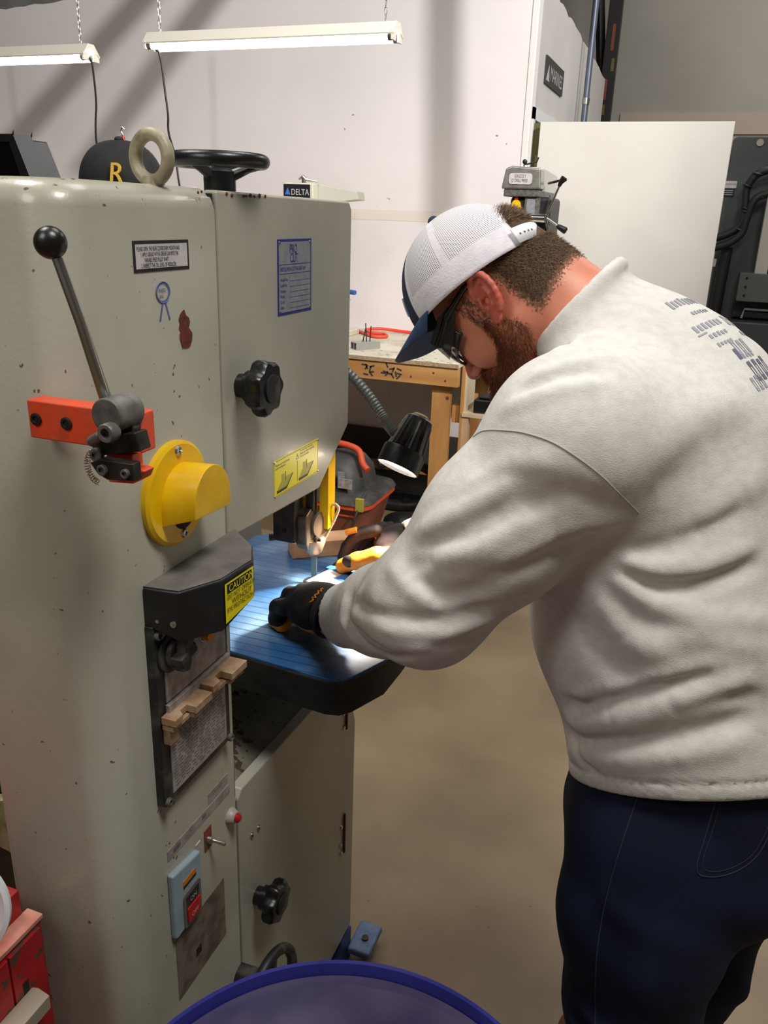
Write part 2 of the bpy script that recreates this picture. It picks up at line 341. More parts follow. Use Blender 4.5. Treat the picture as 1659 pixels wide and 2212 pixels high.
# lifting eye and tension handwheel on top
eye = MB().torus((-0.566,.80,1.6685), (0.15,1,0), .0228, .0070, 48, 16); eye.cyl((-.566,.80,1.634),(-.566,.80,1.650), .012, .010)
obj('lifting_eye', eye, mat('grimy cream metal', (164,156,132), .45, c2=(132,124,98), scale=60, bump=.2, bscale=120), saw)
hwc = Vector((-.572,.945,1.6745))
hw = obj('tension_handwheel', MB().torus(hwc, (0,0,1), .0525, .0088, 64, 18), BLK, saw)
hub = MB().lathe([(.0165,-.062),(.0165,-.038),(.0195,-.034),(.0195,-.012),(.012,-.008),(0,-.008)], hwc, (0,0,1))
obj('hub', hub, BLK, hw)
for k in range(3):
    a = R(20+120*k); obj('spoke', MB().tube([hwc+Vector((.012*math.cos(a),.012*math.sin(a),-.018)), hwc+Vector((.035*math.cos(a),.035*math.sin(a),-.008)), hwc+Vector((.053*math.cos(a),.053*math.sin(a),-.002))], [.007,.0055,.006], 10), BLK, hw)

# blade shear with its lever on the near side
def socket(mb, c, ax, r, h):
    return mb.lathe([(r,-.001),(r,h*.85),(r*.9,h),(r*.55,h),(r*.5,h*.4),(0,h*.4)], c, ax, 18)
bs = obj('shear_bracket', MB().box((-.577,.597,1.410),(-.451,.619,1.447)), ORANGE, saw, bevel=.002)
for x in (-.567,-.532): obj('socket_screw', socket(MB(), (x,.597,1.429), (0,-1,0), .0060, .002), DARKM, bs)
obj('pivot_drum', MB().cyl((-.4620,.600,1.4500),(-.4620,.566,1.4500), .0155, n=40), GREYM, saw, bevel=.0015)
lv = obj('shear_lever', MB().tube([(-.476,.585,1.460),(-.4785,.565,1.527),(-.492,.560,1.578)], [.0055,.0046,.0044], 16), STEEL, saw)
obj('ball_knob', MB().sphere((-.4955,.558,1.590), .0130, 32), BLK, lv)
obj('link_block', MB().obox((-.463,.584,1.4225), ((1,0,.22),(0,1,0),(-.22,0,1)), (.025,.009,.0085)), DARKM, saw, bevel=.0015)
obj('stop_plate', MB().prism([(-.456,1.418),(-.450,1.436),(-.456,1.452),(-.466,1.440),(-.466,1.424)], 1, .586, .598), BLKD, saw, bevel=.001)
for c_, r_, h_ in (((-.4565,.566,1.4375),.0085,.010),((-.4815,.575,1.4115),.0065,.004)): obj('socket_screw', socket(MB(), c_, (0,-1,0), r_, h_), GREYM, saw)
obj('link_pin', MB().tube([(-.466,.562,1.434),(-.481,.568,1.425)], [.0042,.0048], 12), GREYM, saw)
jw_ = obj('shear_jaw', MB().prism([(-.481,1.407),(-.471,1.4115),(-.436,1.4115),(-.436,1.3960),(-.464,1.3935),(-.474,1.398)], 1, .563, .575), DARKM, saw, bevel=.001)
for x, r_ in ((-.467,.0050),(-.443,.0042)): obj('socket_screw', socket(MB(), (x,.563,1.4025), (0,-1,0), r_, .0035), GREYM, jw_)
obj('shear_base', MB().prism([(-.480,1.383),(-.454,1.385),(-.444,1.391),(-.440,1.399),(-.452,1.400),(-.452,1.412),(-.480,1.412)], 1, .584, .600), ORANGE, saw, bevel=.0015)
spg = MB(); pts = []
for i in range(180):
    t = i/179; a = t*2*math.pi*18; b_ = math.pi*(.5+t*.95); cx = -.481+.013*math.cos(b_); cz = 1.400+.015*math.sin(b_)
    pts.append((cx+.0025*math.cos(a)*math.cos(b_), .575+.0025*math.sin(a), cz+.0025*math.cos(a)*math.sin(b_)))
obj('spring', spg.tube(pts, .0005, 5), STEEL, saw)

# black welder guard with caution label
zg = 1.218
gd = MB()
top = [(FX,.697),(-.495,.703),(-.470,.752),(-.465,.817),(-.488,.858),(FX,.903)]
zb = [1.170,1.155,1.151,1.168,1.175,1.178]
n = len(top); gd.add([(x,y,zg) for x, y in top]+[(x,y,z) for (x,y), z in zip(top, zb)], [tuple(range(n)), tuple(range(n,2*n))[::-1]]+[(i,(i+1)%n,n+(i+1)%n,n+i) for i in range(n)])
g = obj('welder_guard', gd, mat('dusty black guard', (24,24,26), .42, c2=(60,58,56), scale=14, lo=.55, hi=.9), saw, bevel=.003)
tp = MB(); tp.add([(x*1.0-.0, y, zg+.0006) for x, y in [(FX,.700),(-.4965,.7055),(-.4725,.753),(-.4675,.816),(-.4895,.856),(FX,.900)]], [tuple(range(6))])
obj('guard_top_dust', tp, mat('grey dust', (112,108,102), .8, c2=(92,88,84), scale=25), g)
a = Vector((-.4705,.7535,0)); b = Vector((-.4652,.8155,0)); ux = (b-a).normalized(); nz = Vector((ux.y,-ux.x,0))
cl = MB(); o_ = a+nz*.0008; z0, z1 = 1.165, 1.212
def quad(mb, s0, s1, z0_, z1_, off, z0b=None, z1b=None):
    A_, B_ = a+ux*s0+nz*off, a+ux*s1+nz*off
    mb.add([(A_.x,A_.y,z0_),(B_.x,B_.y,z0_ if z0b is None else z0b),(B_.x,B_.y,z1_ if z1b is None else z1b),(A_.x,A_.y,z1_)], [(0,1,2,3)])
quad(cl, .002, .060, 1.160, 1.211, .0022, 1.171, 1.213)
clo = obj('caution_label', cl, YELL2, g, label='yellow caution label')
hd = MB(); quad(hd, .006, .056, 1.197, 1.209, .0026, 1.199, 1.2105); obj('label_banner', hd, BLKINK, clo)
def gt(s, size, s0, z, m_, sx): A_ = a+ux*s0+nz*.003; text('lettering', s, size, (A_.x,A_.y,z), ux+Z_*.03, Z_, m_, clo, sx=sx, depth=.0002)
gt('CAUTION', .0125, .0085, 1.1992, YELL2, .88); gt('DO NOT OPERATE', .0085, .005, 1.190, BLKINK, .78); gt('WITHOUT', .0100, .014, 1.1815, BLKINK, .85); gt('EYE PROTECTION', .0085, .0045, 1.1735, BLKINK, .78)
for x in (-.524,-.503): obj('screw', MB().lathe([(.0042,0),(.004,.0015),(.002,.0025),(0,.0027)], (x,.7015,1.178), (.12,-1,0), 12), STEEL, g)

# control panel
pan = MB().prism([(.6965,.9215),(.7010,.9175),(.855,.9195),(.855,1.170),(.6965,1.170)], 0, FX-.001, FX+.011)
cp = obj('control_panel', pan, BLKD, saw, bevel=.002)
obj('panel_plate', MB().box((FX+.011,.7130,1.062),(FX+.0125,.8480,1.168)), WORNL, cp)
obj('panel_ledge', MB().box((FX+.011,.7110,1.048),(FX+.017,.8510,1.060)), WORNL, cp, bevel=.001)
lp = obj('instruction_sheet', MB().box((FX+.011,.7150,.930),(FX+.0122,.8430,1.046)), WORNL, cp)
tx = MB()
for i in range(17):
    y = .720
    while y < .832:
        l_ = random.uniform(.004,.012); tx.box((FX+.0121,y,1.012-i*.0047),(FX+.0124,min(y+l_,.840),1.0140-i*.0047)); y += l_+random.uniform(.002,.006)
obj('fine_print', tx, GREYINK, lp)
for y, z in ((.704,1.157),(.704,.925),(.851,.925)): obj('socket_screw', socket(MB(), (FX+.011,y,z), (1,0,0), .0055, .005), GREYM, cp)
dl = MB().lathe([(.026,0),(.026,.003),(.024,.004),(0,.004)], (FX+.0125,.727,1.126), (1,0,0))
dd = obj('selector_dial', dl, BLKD, cp)
kn = MB().lathe([(.019,.004),(.018,.012),(0,.012)], (FX+.0125,.727,1.126), (1,0,0)); kn.obox((FX+.027,.727,1.126), ((1,0,0),(0,.95,.3),(0,-.3,.95)), (.012,.0165,.0065)); kn.obox((FX+.028,.727,1.126), ((1,0,0),(0,.3,1),(0,1,-.3)), (.010,.020,.008))
obj('selector_knob', kn, BLKD, dd, bevel=.002)
obj('push_button', MB().cyl((FX+.012,.797,1.114),(FX+.024,.797,1.114), .0078), mat('amber button', (214,142,36), .4), cp, bevel=.001, label='amber push button')
obj('push_button', MB().cyl((FX+.012,.836,1.118),(FX+.022,.836,1.118), .009), RED, cp, bevel=.001, label='red push button')
obj('button_collar', MB().torus((FX+.013,.797,1.114), (1,0,0), .009, .0012), STEEL, cp)
# welder jaws: stepped blocks on the ledge
def step(y0, y1, x1, z):
    mb = MB()
    ym = (y0+y1)/2; w_ = (y1-y0)
    poly = [(FX+.012,y0),(x1-.006,y0),(x1-.006,y0+w_*.22),(FX+.024,y0+w_*.30),(FX+.024,y0+w_*.48),(x1,y0+w_*.48),(x1,y1-.001),(FX+.012,y1-.001)]
    mb.prism(poly, 2, z, z+.010)
    poly2 = [(FX+.012,y0+.001),(x1-.010,y0+.001),(x1-.010,y0+w_*.5),(x1-.004,y0+w_*.5),(x1-.004,y1-.003),(FX+.012,y1-.003)]
    mb.prism(poly2, 2, z-.008, z-.002); mb.box((FX+.012,y0+.004,z-.002),(FX+.022,y1-.004,z)); return mb
jw = obj('welder_jaw', step(.700,.773,FX+.038,1.040), WOODB, cp, bevel=.0007); obj('welder_jaw', step(.777,.853,FX+.042,1.044), WOODB, cp, bevel=.0007)
obj('jaw_mount', MB().box((FX+.011,.703,1.010),(FX+.022,.720,1.040)), WOODB, cp, bevel=.001)
# plates and switches below
p = obj('toggle_plate', MB().prism([(.709,.822),(.863,.819),(.863,.834),(.709,.838)], 0, FX-.001, F), WORNL, saw)
obj('toggle_plate', MB().box((FX-.001,.807,.8385),(F,.859,.8555)), WORNL, saw)
ln = MB(); ln.box((F-.0001,.722,.826),(F+.0002,.738,.833)); ln.box((F-.0001,.79,.826),(F+.0002,.799,.832)); ln.box((F-.0001,.809,.8485),(F+.0002,.857,.849)); obj('ruling', ln, GREYINK, p)
pl = obj('pilot_light', MB().lathe([(.0125,0),(.0125,.003),(.009,.010),(.0075,.011),(0,.011)], (FX,.862,.778), (1,0,0)), mat('pale bezel', (168,166,156), .4), saw)
obj('lens', MB().lathe([(.0072,.010),(.0068,.015),(.004,.018),(0,.018)], (FX,.862,.778), (1,0,0)), RED, pl)
tg = obj('toggle_switch', MB().box((FX-.001,.793,.768),(FX+.0012,.811,.803)), mat('red legend plate', (146,44,34), .5, c2=(90,80,74), scale=60), saw)
obj('toggle_lever', MB().lathe([(.0055,0),(.0055,.006),(.0028,.007),(.0028,.010),(.0022,.012),(.0030,.026),(0,.028)], (FX,.802,.784), (1,.15,-.12), 16), STEEL, tg)
obj('tape_scrap', MB().box((FX,.772,.7955),(FX+.0008,.783,.7975)), mat('white tape', (220,218,214), .6), saw)
sb = obj('switch_box', MB().prism([(.705,.697),(.770,.703),(.770,.795),(.705,.805)], 0, FX-.001, FX+.010), mat('pale blue switch cover', (150,172,182), .45, c2=(140,160,170), scale=30), saw, bevel=.004, seg=3)
ol = obj('danger_sticker', MB().box((FX+.0100,.725,.7665),(FX+.0106,.755,.7785)), mat('orange sticker', (204,120,30), .5), sb)
obj('sticker_band', MB().box((FX+.0106,.725,.7665),(FX+.0108,.755,.7705)), BLKINK, ol)
obj('switch_recess', MB().prism(rr(.722,.764,.698,.757,(.008,)*4, 5), 0, FX+.0095, FX+.0115), mat('grey bezel', (104,98,96), .5), sb, bevel=.001)
rk = obj('rocker', MB().box((FX+.0115,.728,.706),(FX+.014,.758,.731)), RED, sb, bevel=.001)
obj('rocker', MB().box((FX+.0115,.728,.731),(FX+.0122,.758,.750)), BLKD, sb, bevel=.001)
text('lettering', 'OFF', .0095, (FX+.0141,.735,.712), Y_, Z_, mat('pale print', (230,190,180), .5), rk, sx=1.0); text('lettering', 'ON', .0095, (FX+.0123,.736,.737), Y_, Z_, mat('pale print', (200,190,186), .5), sb)
p = obj('warning_plate', MB().box((FX-.001,.7135,.575),(F,.838,.684)), RUSTP, saw, label='stained grey plate with a small dark window')
obj('window', MB().box((F-.0001,.759,.609),(F+.0003,.772,.623)), BLKINK, p)
# lower handwheel facing the front
hc = Vector((FX+.062,.872,.462)); ax = Vector((1,-.12,.05))
lw = obj('speed_handwheel', MB().torus(hc, ax, .054, .0085, 56, 16), BLKD, saw, label='dusty speed-change handwheel')
obj('hub', MB().cyl((FX-.001,.872,.455), hc, .018, .016), BLKD, lw)
for k in range(3):
    aa = R(90+120*k); d_ = Vector((0,math.cos(aa),math.sin(aa))); obj('spoke', MB().tube([hc-Vector((.006,0,0)), hc+d_*.054], [.009,.007], 10), BLKD, lw)
obj('crank_pin', MB().cyl(hc+Vector((-.008,.056,.004)), hc+Vector((.004,.066,.006)), .006), STEEL, lw)

# saw table
TZ = .99
poly = [(-.75,.962),(-.425,.945),(-.405,.950),(-.392,.962),(-.335,1.055),(-.335,1.37),(-.38,1.45),(-.44,1.50),(-.73,1.48),(-.79,1.42),(-.79,1.30),(-.79,1.0)]
poly[0] = (-.60,.965); poly = [(-.640,.965),(-.425,.945),(-.405,.950),(-.392,.965),(-.365,1.03),(-.362,1.10),(-.362,1.37),(-.40,1.44),(-.44,1.47),(-.73,1.46),(-.79,1.40),(-.79,1.08)]
tb = obj('table', MB().prism(poly, 2, TZ-.060, TZ-.003), TSIDE, saw, bevel=.004)
obj('table_top', MB().prism([((x+.57)*.992-.57, (y-1.2)*.992+1.2) for x, y in poly], 2, TZ-.006, TZ), TBLUE, tb, bevel=.001, label='blue grooved table surface')
obj('table_trunnion', MB().box((-.73,1.10,.84),(-.63,1.30,.932)), TSIDE, saw, bevel=.01)
obj('blade_slot', MB().box((-.5835,1.244,TZ-.001),(-.5785,1.46,TZ+.0004)), GAP, tb)
obj('blade_insert', MB().cyl((-.581,1.243,TZ-.002),(-.581,1.243,TZ+.0006), .022), DARKM, tb)
# sloped chip tray above the lower door
obj('chip_tray', MB().add([(FX-.022,.89,.795),(FX-.022,1.345,.772),(-.80,1.345,.86),(-.80,.89,.88)], [(0,1,2,3)]).box((-.80,.885,.76),(FX-.022,1.345,.775)), mat('dirty tray', (126,124,112), .5, c2=(96,92,82), scale=12, spots=(60,.78,8,(60,50,40))), saw)
# blade, guide post, guides and guard
obj('blade', MB().box((-.5865,1.236,.75),(-.5755,1.2385,1.30)), mat('blade steel', (150,140,124), .3, .9), saw)
obj('guide_post', MB().box((-.640,1.195,1.078),(-.598,1.228,1.33)), DARKM, saw, bevel=.002)
gh = obj('guide_head', MB().prism([(1.205,1.128),(1.225,1.136),(1.256,1.130),(1.262,1.088),(1.248,1.062),(1.215,1.062),(1.205,1.075)], 0, -.602, -.580), mat('worn guide metal', (110,102,88), .4, .6, c2=(84,76,66), scale=60), saw, bevel=.003)
obj('guide_head', MB().lathe([(.020,0),(.023,.004),(.023,.010),(.012,.014),(0,.014)], (-.580,1.246,1.102), (1,-.2,0), 20), mat('worn guide cap', (128,118,102), .5, .5), saw)
cn = MB().lathe([(.006,-.002),(.015,.006),(.021,.024),(.021,.030)], (-.582,1.238,1.046), (0,0,1), 24)
obj('guide_tip', cn, mat('bright guide tip', (190,170,146), .35, .6), gh)
obj('socket_screw', socket(MB(), (-.572,1.228,1.078), (1,-.6,0), .006, .006), DARKM, gh)
obj('clamp_screw', MB().cyl((-.640,1.20,1.082),(-.648,1.195,1.082), .006), DARKM, gh)
obj('pin_hole', MB().cyl((-.618,1.1935,1.10),(-.618,1.196,1.10), .004), GAP, gh)
obj('blade_shroud', MB().box((-.598,1.249,1.08),(-.590,1.262,1.33)).box((-.592,1.226,1.13),(-.577,1.233,1.30)), DARKM, saw, bevel=.001)
gu = MB(); gu.box((-.575,1.245,1.094),(-.558,1.2465,1.31)); gu.box((-.5595,1.245,1.094),(-.558,1.275,1.31)); gu.box((-.620,1.235,1.125),(-.600,1.245,1.165))
obj('blade_guard', gu, YELLOW, saw, bevel=.001)
obj('wire_guard', MB().tube([(-.575,1.262,1.132),(-.560,1.262,1.135),(-.5505,1.262,1.137),(-.5455,1.262,1.133),(-.5455,1.262,1.127),(-.553,1.262,1.108),(-.572,1.258,1.066)], .0028, 10), mat('cream wire', (206,196,172), .4), saw)

# work lamp on a gooseneck
LT = Vector((-.452,1.300,1.206)); LB = Vector((-.430,1.350,1.288)); la = (LB-LT).normalized()
lamp_pts = [(-.70,1.24,1.40),(-.63,1.30,1.395),(-.575,1.335,1.365),(-.530,1.340,1.325),(-.500,1.340,1.288),(-.482,1.335,1.268),(-.458,1.328,1.250)]
def spline(pts, n):
    pts = [Vector(p) for p in pts]; out = []
    P_ = [pts[0]*2-pts[1]]+pts+[pts[-1]*2-pts[-2]]
    for i in range(1, len(P_)-2):
        for k in range(n):
            t = k/n; a_, b_, c_, d_ = P_[i-1:i+3]
            out.append(.5*((2*b_)+(c_-a_)*t+(2*a_-5*b_+4*c_-d_)*t*t+(3*b_-a_-3*c_+d_)*t**3))
    return out+[pts[-1]]
sp_ = spline(lamp_pts, 24); gn = MB().tube(sp_, [.0085+.0012*math.sin(i*2.1) for i in range(len(sp_))], 14)
gk = obj('gooseneck', gn, mat('ribbed grey neck', (112,116,112), .4, .4), saw, ang=60)
cone = MB(); n = 48; prof = [(.017,.098),(.024,.094),(.027,.084),(.031,.058),(.0355,.030)]; vs = []
u_ = la.orthogonal().normalized(); v_ = la.cross(u_)
for r_, h in prof:
    for k in range(n):
        aa = 2*math.pi*k/n; q = 1-.10*(1 if (k % 4 == 0) else 0)*(1 if h < .09 else 0); vs.append(LT+la*h+(u_*math.cos(aa)+v_*math.sin(aa))*r_*q)
cone.add(vs, [(i*n+k, i*n+(k+1) % n, (i+1)*n+(k+1) % n, (i+1)*n+k) for i in range(len(prof)-1) for k in range(n)]+[tuple(range(n))])
lh = obj('lamp_head', cone, mat('glossy black lamp', (14,14,15), .22, c2=(40,38,34), scale=30), saw, ang=25)
obj('lamp_rim', MB().lathe([(.0375,.034),(.0385,.030),(.0385,0),(.0365,0),(.0365,.030),(.0355,.034)], LT, la, 48), BLK, lh)
obj('lamp_cap', MB().lathe([(.016,.096),(.016,.100),(.012,.103),(0,.104)], LT, la), mat('pale cap', (136,126,88), .5), lh)
obj('lamp_bulb', MB().lathe([(.0355,.006),(.0355,.008),(0,.009)], LT, la, 40), mat('lit bulb', (255,236,214), .5, emit=22), lh)
sd = bpy.data.lights.new('work_lamp_light', 'SPOT'); sd.energy = 30; sd.color = (1.0,.86,.68); sd.spot_size = R(66); sd.spot_blend = .35; sd.shadow_soft_size = .02
so_ = bpy.data.objects.new('work_lamp_light', sd); COL.objects.link(so_); so_.location = LT+la*.001; so_.rotation_euler = (-la).to_track_quat('-Z','Y').to_euler()
# ---------------------------------------------------------------- setting
WALL = mat('white drywall', (232,226,226), .55, c2=(224,219,219), scale=1.2, spots=(26,.965,3,(150,138,126)), bump=.05, bscale=30)
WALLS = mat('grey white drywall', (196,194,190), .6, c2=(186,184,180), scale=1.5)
WALLF = mat('far wall paint', (172,168,160), .7, c2=(160,156,148), scale=1.2)
CONC = mat('brown concrete floor', (148,127,98), .42, c2=(120,101,75), scale=2.6, detail=9, lo=.35, hi=.7, spots=(60,.95,2.5,(88,72,54)), bump=.06, bscale=40)
WOOD = mat('pine lumber', (196,146,84), .6, c2=(160,108,58), scale=9, stretch=(1,1,.12), bump=.15, bscale=60)
WOODX = mat('pine rail', (204,156,94), .6, c2=(172,122,68), scale=9, stretch=(.12,1,1), bump=.15, bscale=60)
PLY = mat('pale plywood', (206,190,160), .6, c2=(184,166,134), scale=6, stretch=(1,1,.3))
PLYT = mat('painted bench board', (214,208,190), .55, c2=(178,168,148), scale=5, detail=8, lo=.45, hi=.75, spots=(30,.84,4,(120,110,96)))
OSB = mat('board edge', (150,128,98), .8, c2=(176,154,122), scale=90)
def struct(name, mb, m_, **k): return obj(name, mb, m_, kind='structure', **k)
struct('floor', MB().box((-7,-3.2,-.05),(5,9.2,0)), CONC)
# back partition with a slightly ragged top edge
def ragged(pts_fn, a, b, n): return [(a+(b-a)*i/n, pts_fn(i/n)+random.uniform(-.012,.012)) for i in range(n+1)]
tp = [(-6.5,2.86),(-4.9,2.835)]+ragged(lambda t: 2.83+.06*t, -4.8, -3.7, 14)+[(-3.6,2.92),(-1.08,2.95)]
struct('wall_back', MB().prism([(-6.5,0)]+[(x,z) for x,z in tp]+[(-1.05,2.95),(-1.05,0)], 1, 5.03, 5.15), WALL)
ss = ragged(lambda t: 2.86-.10*t, 5.2, 8.0, 26)
struct('wall_side', MB().prism([(5.151,0)]+[(5.151,2.95)]+ss+[(8.0,0)], 0, -1.16, -1.05), WALLS)
struct('wall_far', MB().box((-6.8,9.0,0),(5,9.2,6.2)), WALLF)
struct('trim_1', MB().box((-1.0,8.985,2.42),(5,9.0,2.60)), mat('pinkish primer strip', (186,170,158), .7))
struct('wall_metal', MB().add([(x, 6.6+(.03 if (i//2) % 2 else 0), z) for z in (0,6.0) for i, x in enumerate([-6.8+.09*k for k in range(50)])], [(i,i+1,51+i,50+i) for i in range(49)]), mat('corrugated metal siding', (150,150,148), .45, .4))
struct('wall_left', MB().box((-6.8,-3.2,0),(-6.6,9.0,6.2)), WALLF)
struct('wall_right', MB().box((4.8,-3.2,0),(5.0,9.0,6.2)), WALLF)
struct('wall_front', MB().box((-6.6,-3.3,0),(4.8,-3.1,6.2)), WALLF)
struct('ceiling', MB().box((-6.8,-3.3,6.2),(5,9.2,6.3)), mat('ceiling', (120,118,114), .8))
# drywall joint tape showing on the back wall
struct('trim_2', MB().box((-2.6,5.0285,1.585),(-1.40,5.0301,1.645)), mat('bare joint tape', (222,212,202), .7))
struct('trim_3', MB().box((-1.078,5.022,0),(-1.052,5.0301,2.95)).box((-1.0501,5.03,0),(-1.044,5.055,2.95)), mat('corner bead', (228,226,222), .5))
# door frame on the side wall and the opened door leaf
df = MB().box((-1.05,5.065,0),(-1.035,5.12,2.21)).box((-1.05,5.065,2.15),(-1.035,6.1,2.21)).box((-1.05,6.05,0),(-1.035,6.1,2.21))
struct('trim_4', df, mat('door casing', (214,214,214), .45))
d1 = obj('door_1', MB().box((-.985,5.02,.01),(.022,5.062,2.128)), mat('white door', (222,219,212), .38, c2=(216,212,205), scale=2), bevel=.002, kind='structure')
obj('hinge', MB().cyl((-.993,5.055,1.85),(-.993,5.055,1.96),.012).cyl((-.993,5.055,.3),(-.993,5.055,.41),.012).cyl((-.993,5.055,1.0),(-.993,5.055,1.11),.012), mat('brass hinge', (120,116,70), .5, .6), d1)
struct('trim_5', MB().box((-1.035,5.10,0),(-1.0,5.125,2.13)), mat('olive weatherstrip', (88,84,48), .8))
# roof trusses out over the shop: their members cast the bars of shade on the wall
tr = MB(); S_ = Vector((2.6,.6,4.6))
def mid(wx, wz, f=.5): W_ = Vector((wx,5.03,wz)); return S_+(W_-S_)*f
for (x0,z0),(x1,z1),wd in (((-1.607,3.3),(-1.53,1.62),.075),((-3.25,3.07),(-4.75,1.98),.075),((-2.80,3.07),(-4.15,1.82),.075)):
    A_, B_ = mid(x0,z0), mid(x1,z1); d_ = (B_-A_).normalized(); n_ = (A_-S_).normalized(); s_ = d_.cross(n_).normalized()
    tr.obox((A_+B_)/2, (d_, s_, n_), ((B_-A_).length/2, wd/2, .02))
struct('ceiling_brace', tr, mat('roof steel', (110,110,112), .5, .5))

def simple(name, mb, m_, label, cat, group=None, bevel=0, **k): return obj(name, mb, m_, label=label, cat=cat, group=group, bevel=bevel, **k)
# wall sign
sg = thing('wall_sign', 'black rectangular sign with a white mountain mark and lettering high on the side wall', 'sign', (-1.05,5.33,2.37))
obj('sign_board', MB().box((-1.05,5.335,2.368),(-1.040,5.935,2.512)), mat('sign black', (48,46,44), .5), sg)
wht = mat('sign white', (168,166,164), .6)
obj('sign_mark', MB().prism([(5.35,2.385),(5.45,2.385),(5.42,2.47)], 0, -1.0402,-1.0392), wht, sg)
text('lettering', 'MARINES', .105, (-1.0395,5.475,2.400), Y_, Z_, wht, sg, sx=.98)
# conduit
cd = thing('conduit', 'thin grey metal conduit running up beside the side wall', 'pipe', (-1.02,6.65,0))
obj('pipe', MB().cyl((-.985,6.60,0),(-.985,6.60,3.6),.022), mat('galvanised conduit', (112,118,134), .4, .6), cd)
obj('coupling', MB().cyl((-.985,6.60,2.40),(-.985,6.60,2.44),.027), STEEL, cd)
# black rack upright with orange and yellow marks
rk = thing('rack_upright', 'black steel rack upright with orange and yellow marks against the far wall', 'rack', (-1.0,8.2,0))
obj('post', MB().obox((-1.05,8.2,2.2), ((1,0,0),(0,1,0),(0,0,1)), (.055,.04,2.2)), mat('black rack steel', (26,25,26), .5), rk)
obj('post', MB().tube([(-1.30,8.23,4.2),(-1.19,8.23,3.35),(-1.10,8.21,2.7)], .04, 4), mat('black rack brace', (34,33,34), .5), rk)
for c_, zs, nm in (((130,66,46),((2.62,2.78),(3.0,3.2)),'orange mark'),((112,94,52),((2.50,2.58),(2.28,2.40),(2.84,2.94)),'yellow mark')):
    for i,(z0,z1) in enumerate(zs): obj('mark', MB().box((-1.075+.02*i,8.157,z0),(-1.05+.02*i,8.16,z1)), mat(nm, c_, .6), rk)

# ---------------------------------------------------------------- shop lights over the bench
TUBE = mat('fluorescent tube', (255,250,246), .5, emit=9.0)
HOUS = mat('fixture housing', (226,222,208), .4)
def fixture(x0, x1, y, z, label):
    t = thing('shop_light', label, 'light fixture', ((x0+x1)/2,y,z), 'fluorescent shop lights over the bench')
    hs = MB().prism([(y-.060,z-.002),(y-.062,z+.004),(y-.022,z+.052),(y+.022,z+.052),(y+.062,z+.004),(y+.060,z-.002),(y+.02,z+.03),(y-.02,z+.03)], 0, x0, x1)
    obj('housing', hs, HOUS, t)
    for dy in (-.032,.032):
        tb_ = obj('tube', MB().cyl((x0+.03,y+dy,z-.006),(x1-.03,y+dy,z-.006),.0165,n=16), TUBE, t)
        obj('tube_end', MB().cyl((x0+.012,y+dy,z-.006),(x0+.032,y+dy,z-.006),.0168).cyl((x1-.032,y+dy,z-.006),(x1-.012,y+dy,z-.006),.0168), mat('tube cap', (90,88,88), .4), tb_)
    sk_ = MB()
    for x in (x0+.005,x1-.012):
        sk_.box((x,y-.06,z-.022),(x+.008,y-.018,z+.012)); sk_.box((x,y+.018,z-.022),(x+.008,y+.06,z+.012))
    obj('lamp_holder', sk_, HOUS, t)
    for x in (x0+.06,x1-.06):
        chn = MB()
        for i in range(26):
            a_ = Vector((x,y,z+.055+i*.028)); chn.tube([a_+Vector((.006*math.cos(q) if i % 2 else 0, 0 if i % 2 else .006*math.cos(q), .017*math.sin(q)+.012)) for q in [2*math.pi*k/8 for k in range(8)]], .0014, 4, closed=True)
        obj('chain', chn, STEEL, t)
    return t
fixture(-2.625,-1.375,3.75,2.335,'white twin-tube shop light with a lit tube, the one seen whole on the right')
fixture(-4.25,-2.965,3.75,2.300,'white twin-tube shop light cut off by the left edge')
CORD = mat('black cord', (26,24,24), .5)
def cord(name, pts, r, m_, label, cat, n=10): return simple(name, MB().tube(spline(pts, n), r, 8), m_, label, cat, ang=80)
cord('power_cord', [(-2.955,3.72,2.29),(-2.950,3.73,2.25),(-2.960,3.75,2.10),(-2.985,3.76,1.93),(-2.99,3.8,1.6),(-2.97,4.1,.93)], .005, CORD, 'black cord hanging from the left shop light', 'cord')
cord('power_cord', [(-2.572,3.74,2.305),(-2.566,3.75,2.25),(-2.555,3.75,2.14),(-2.545,3.75,2.04),(-2.553,3.76,1.96),(-2.535,3.78,1.85),(-2.50,3.8,1.6),(-2.48,4.15,.93)], .005, CORD, 'black cord hanging from the right shop light, behind the lifting eye', 'cord')

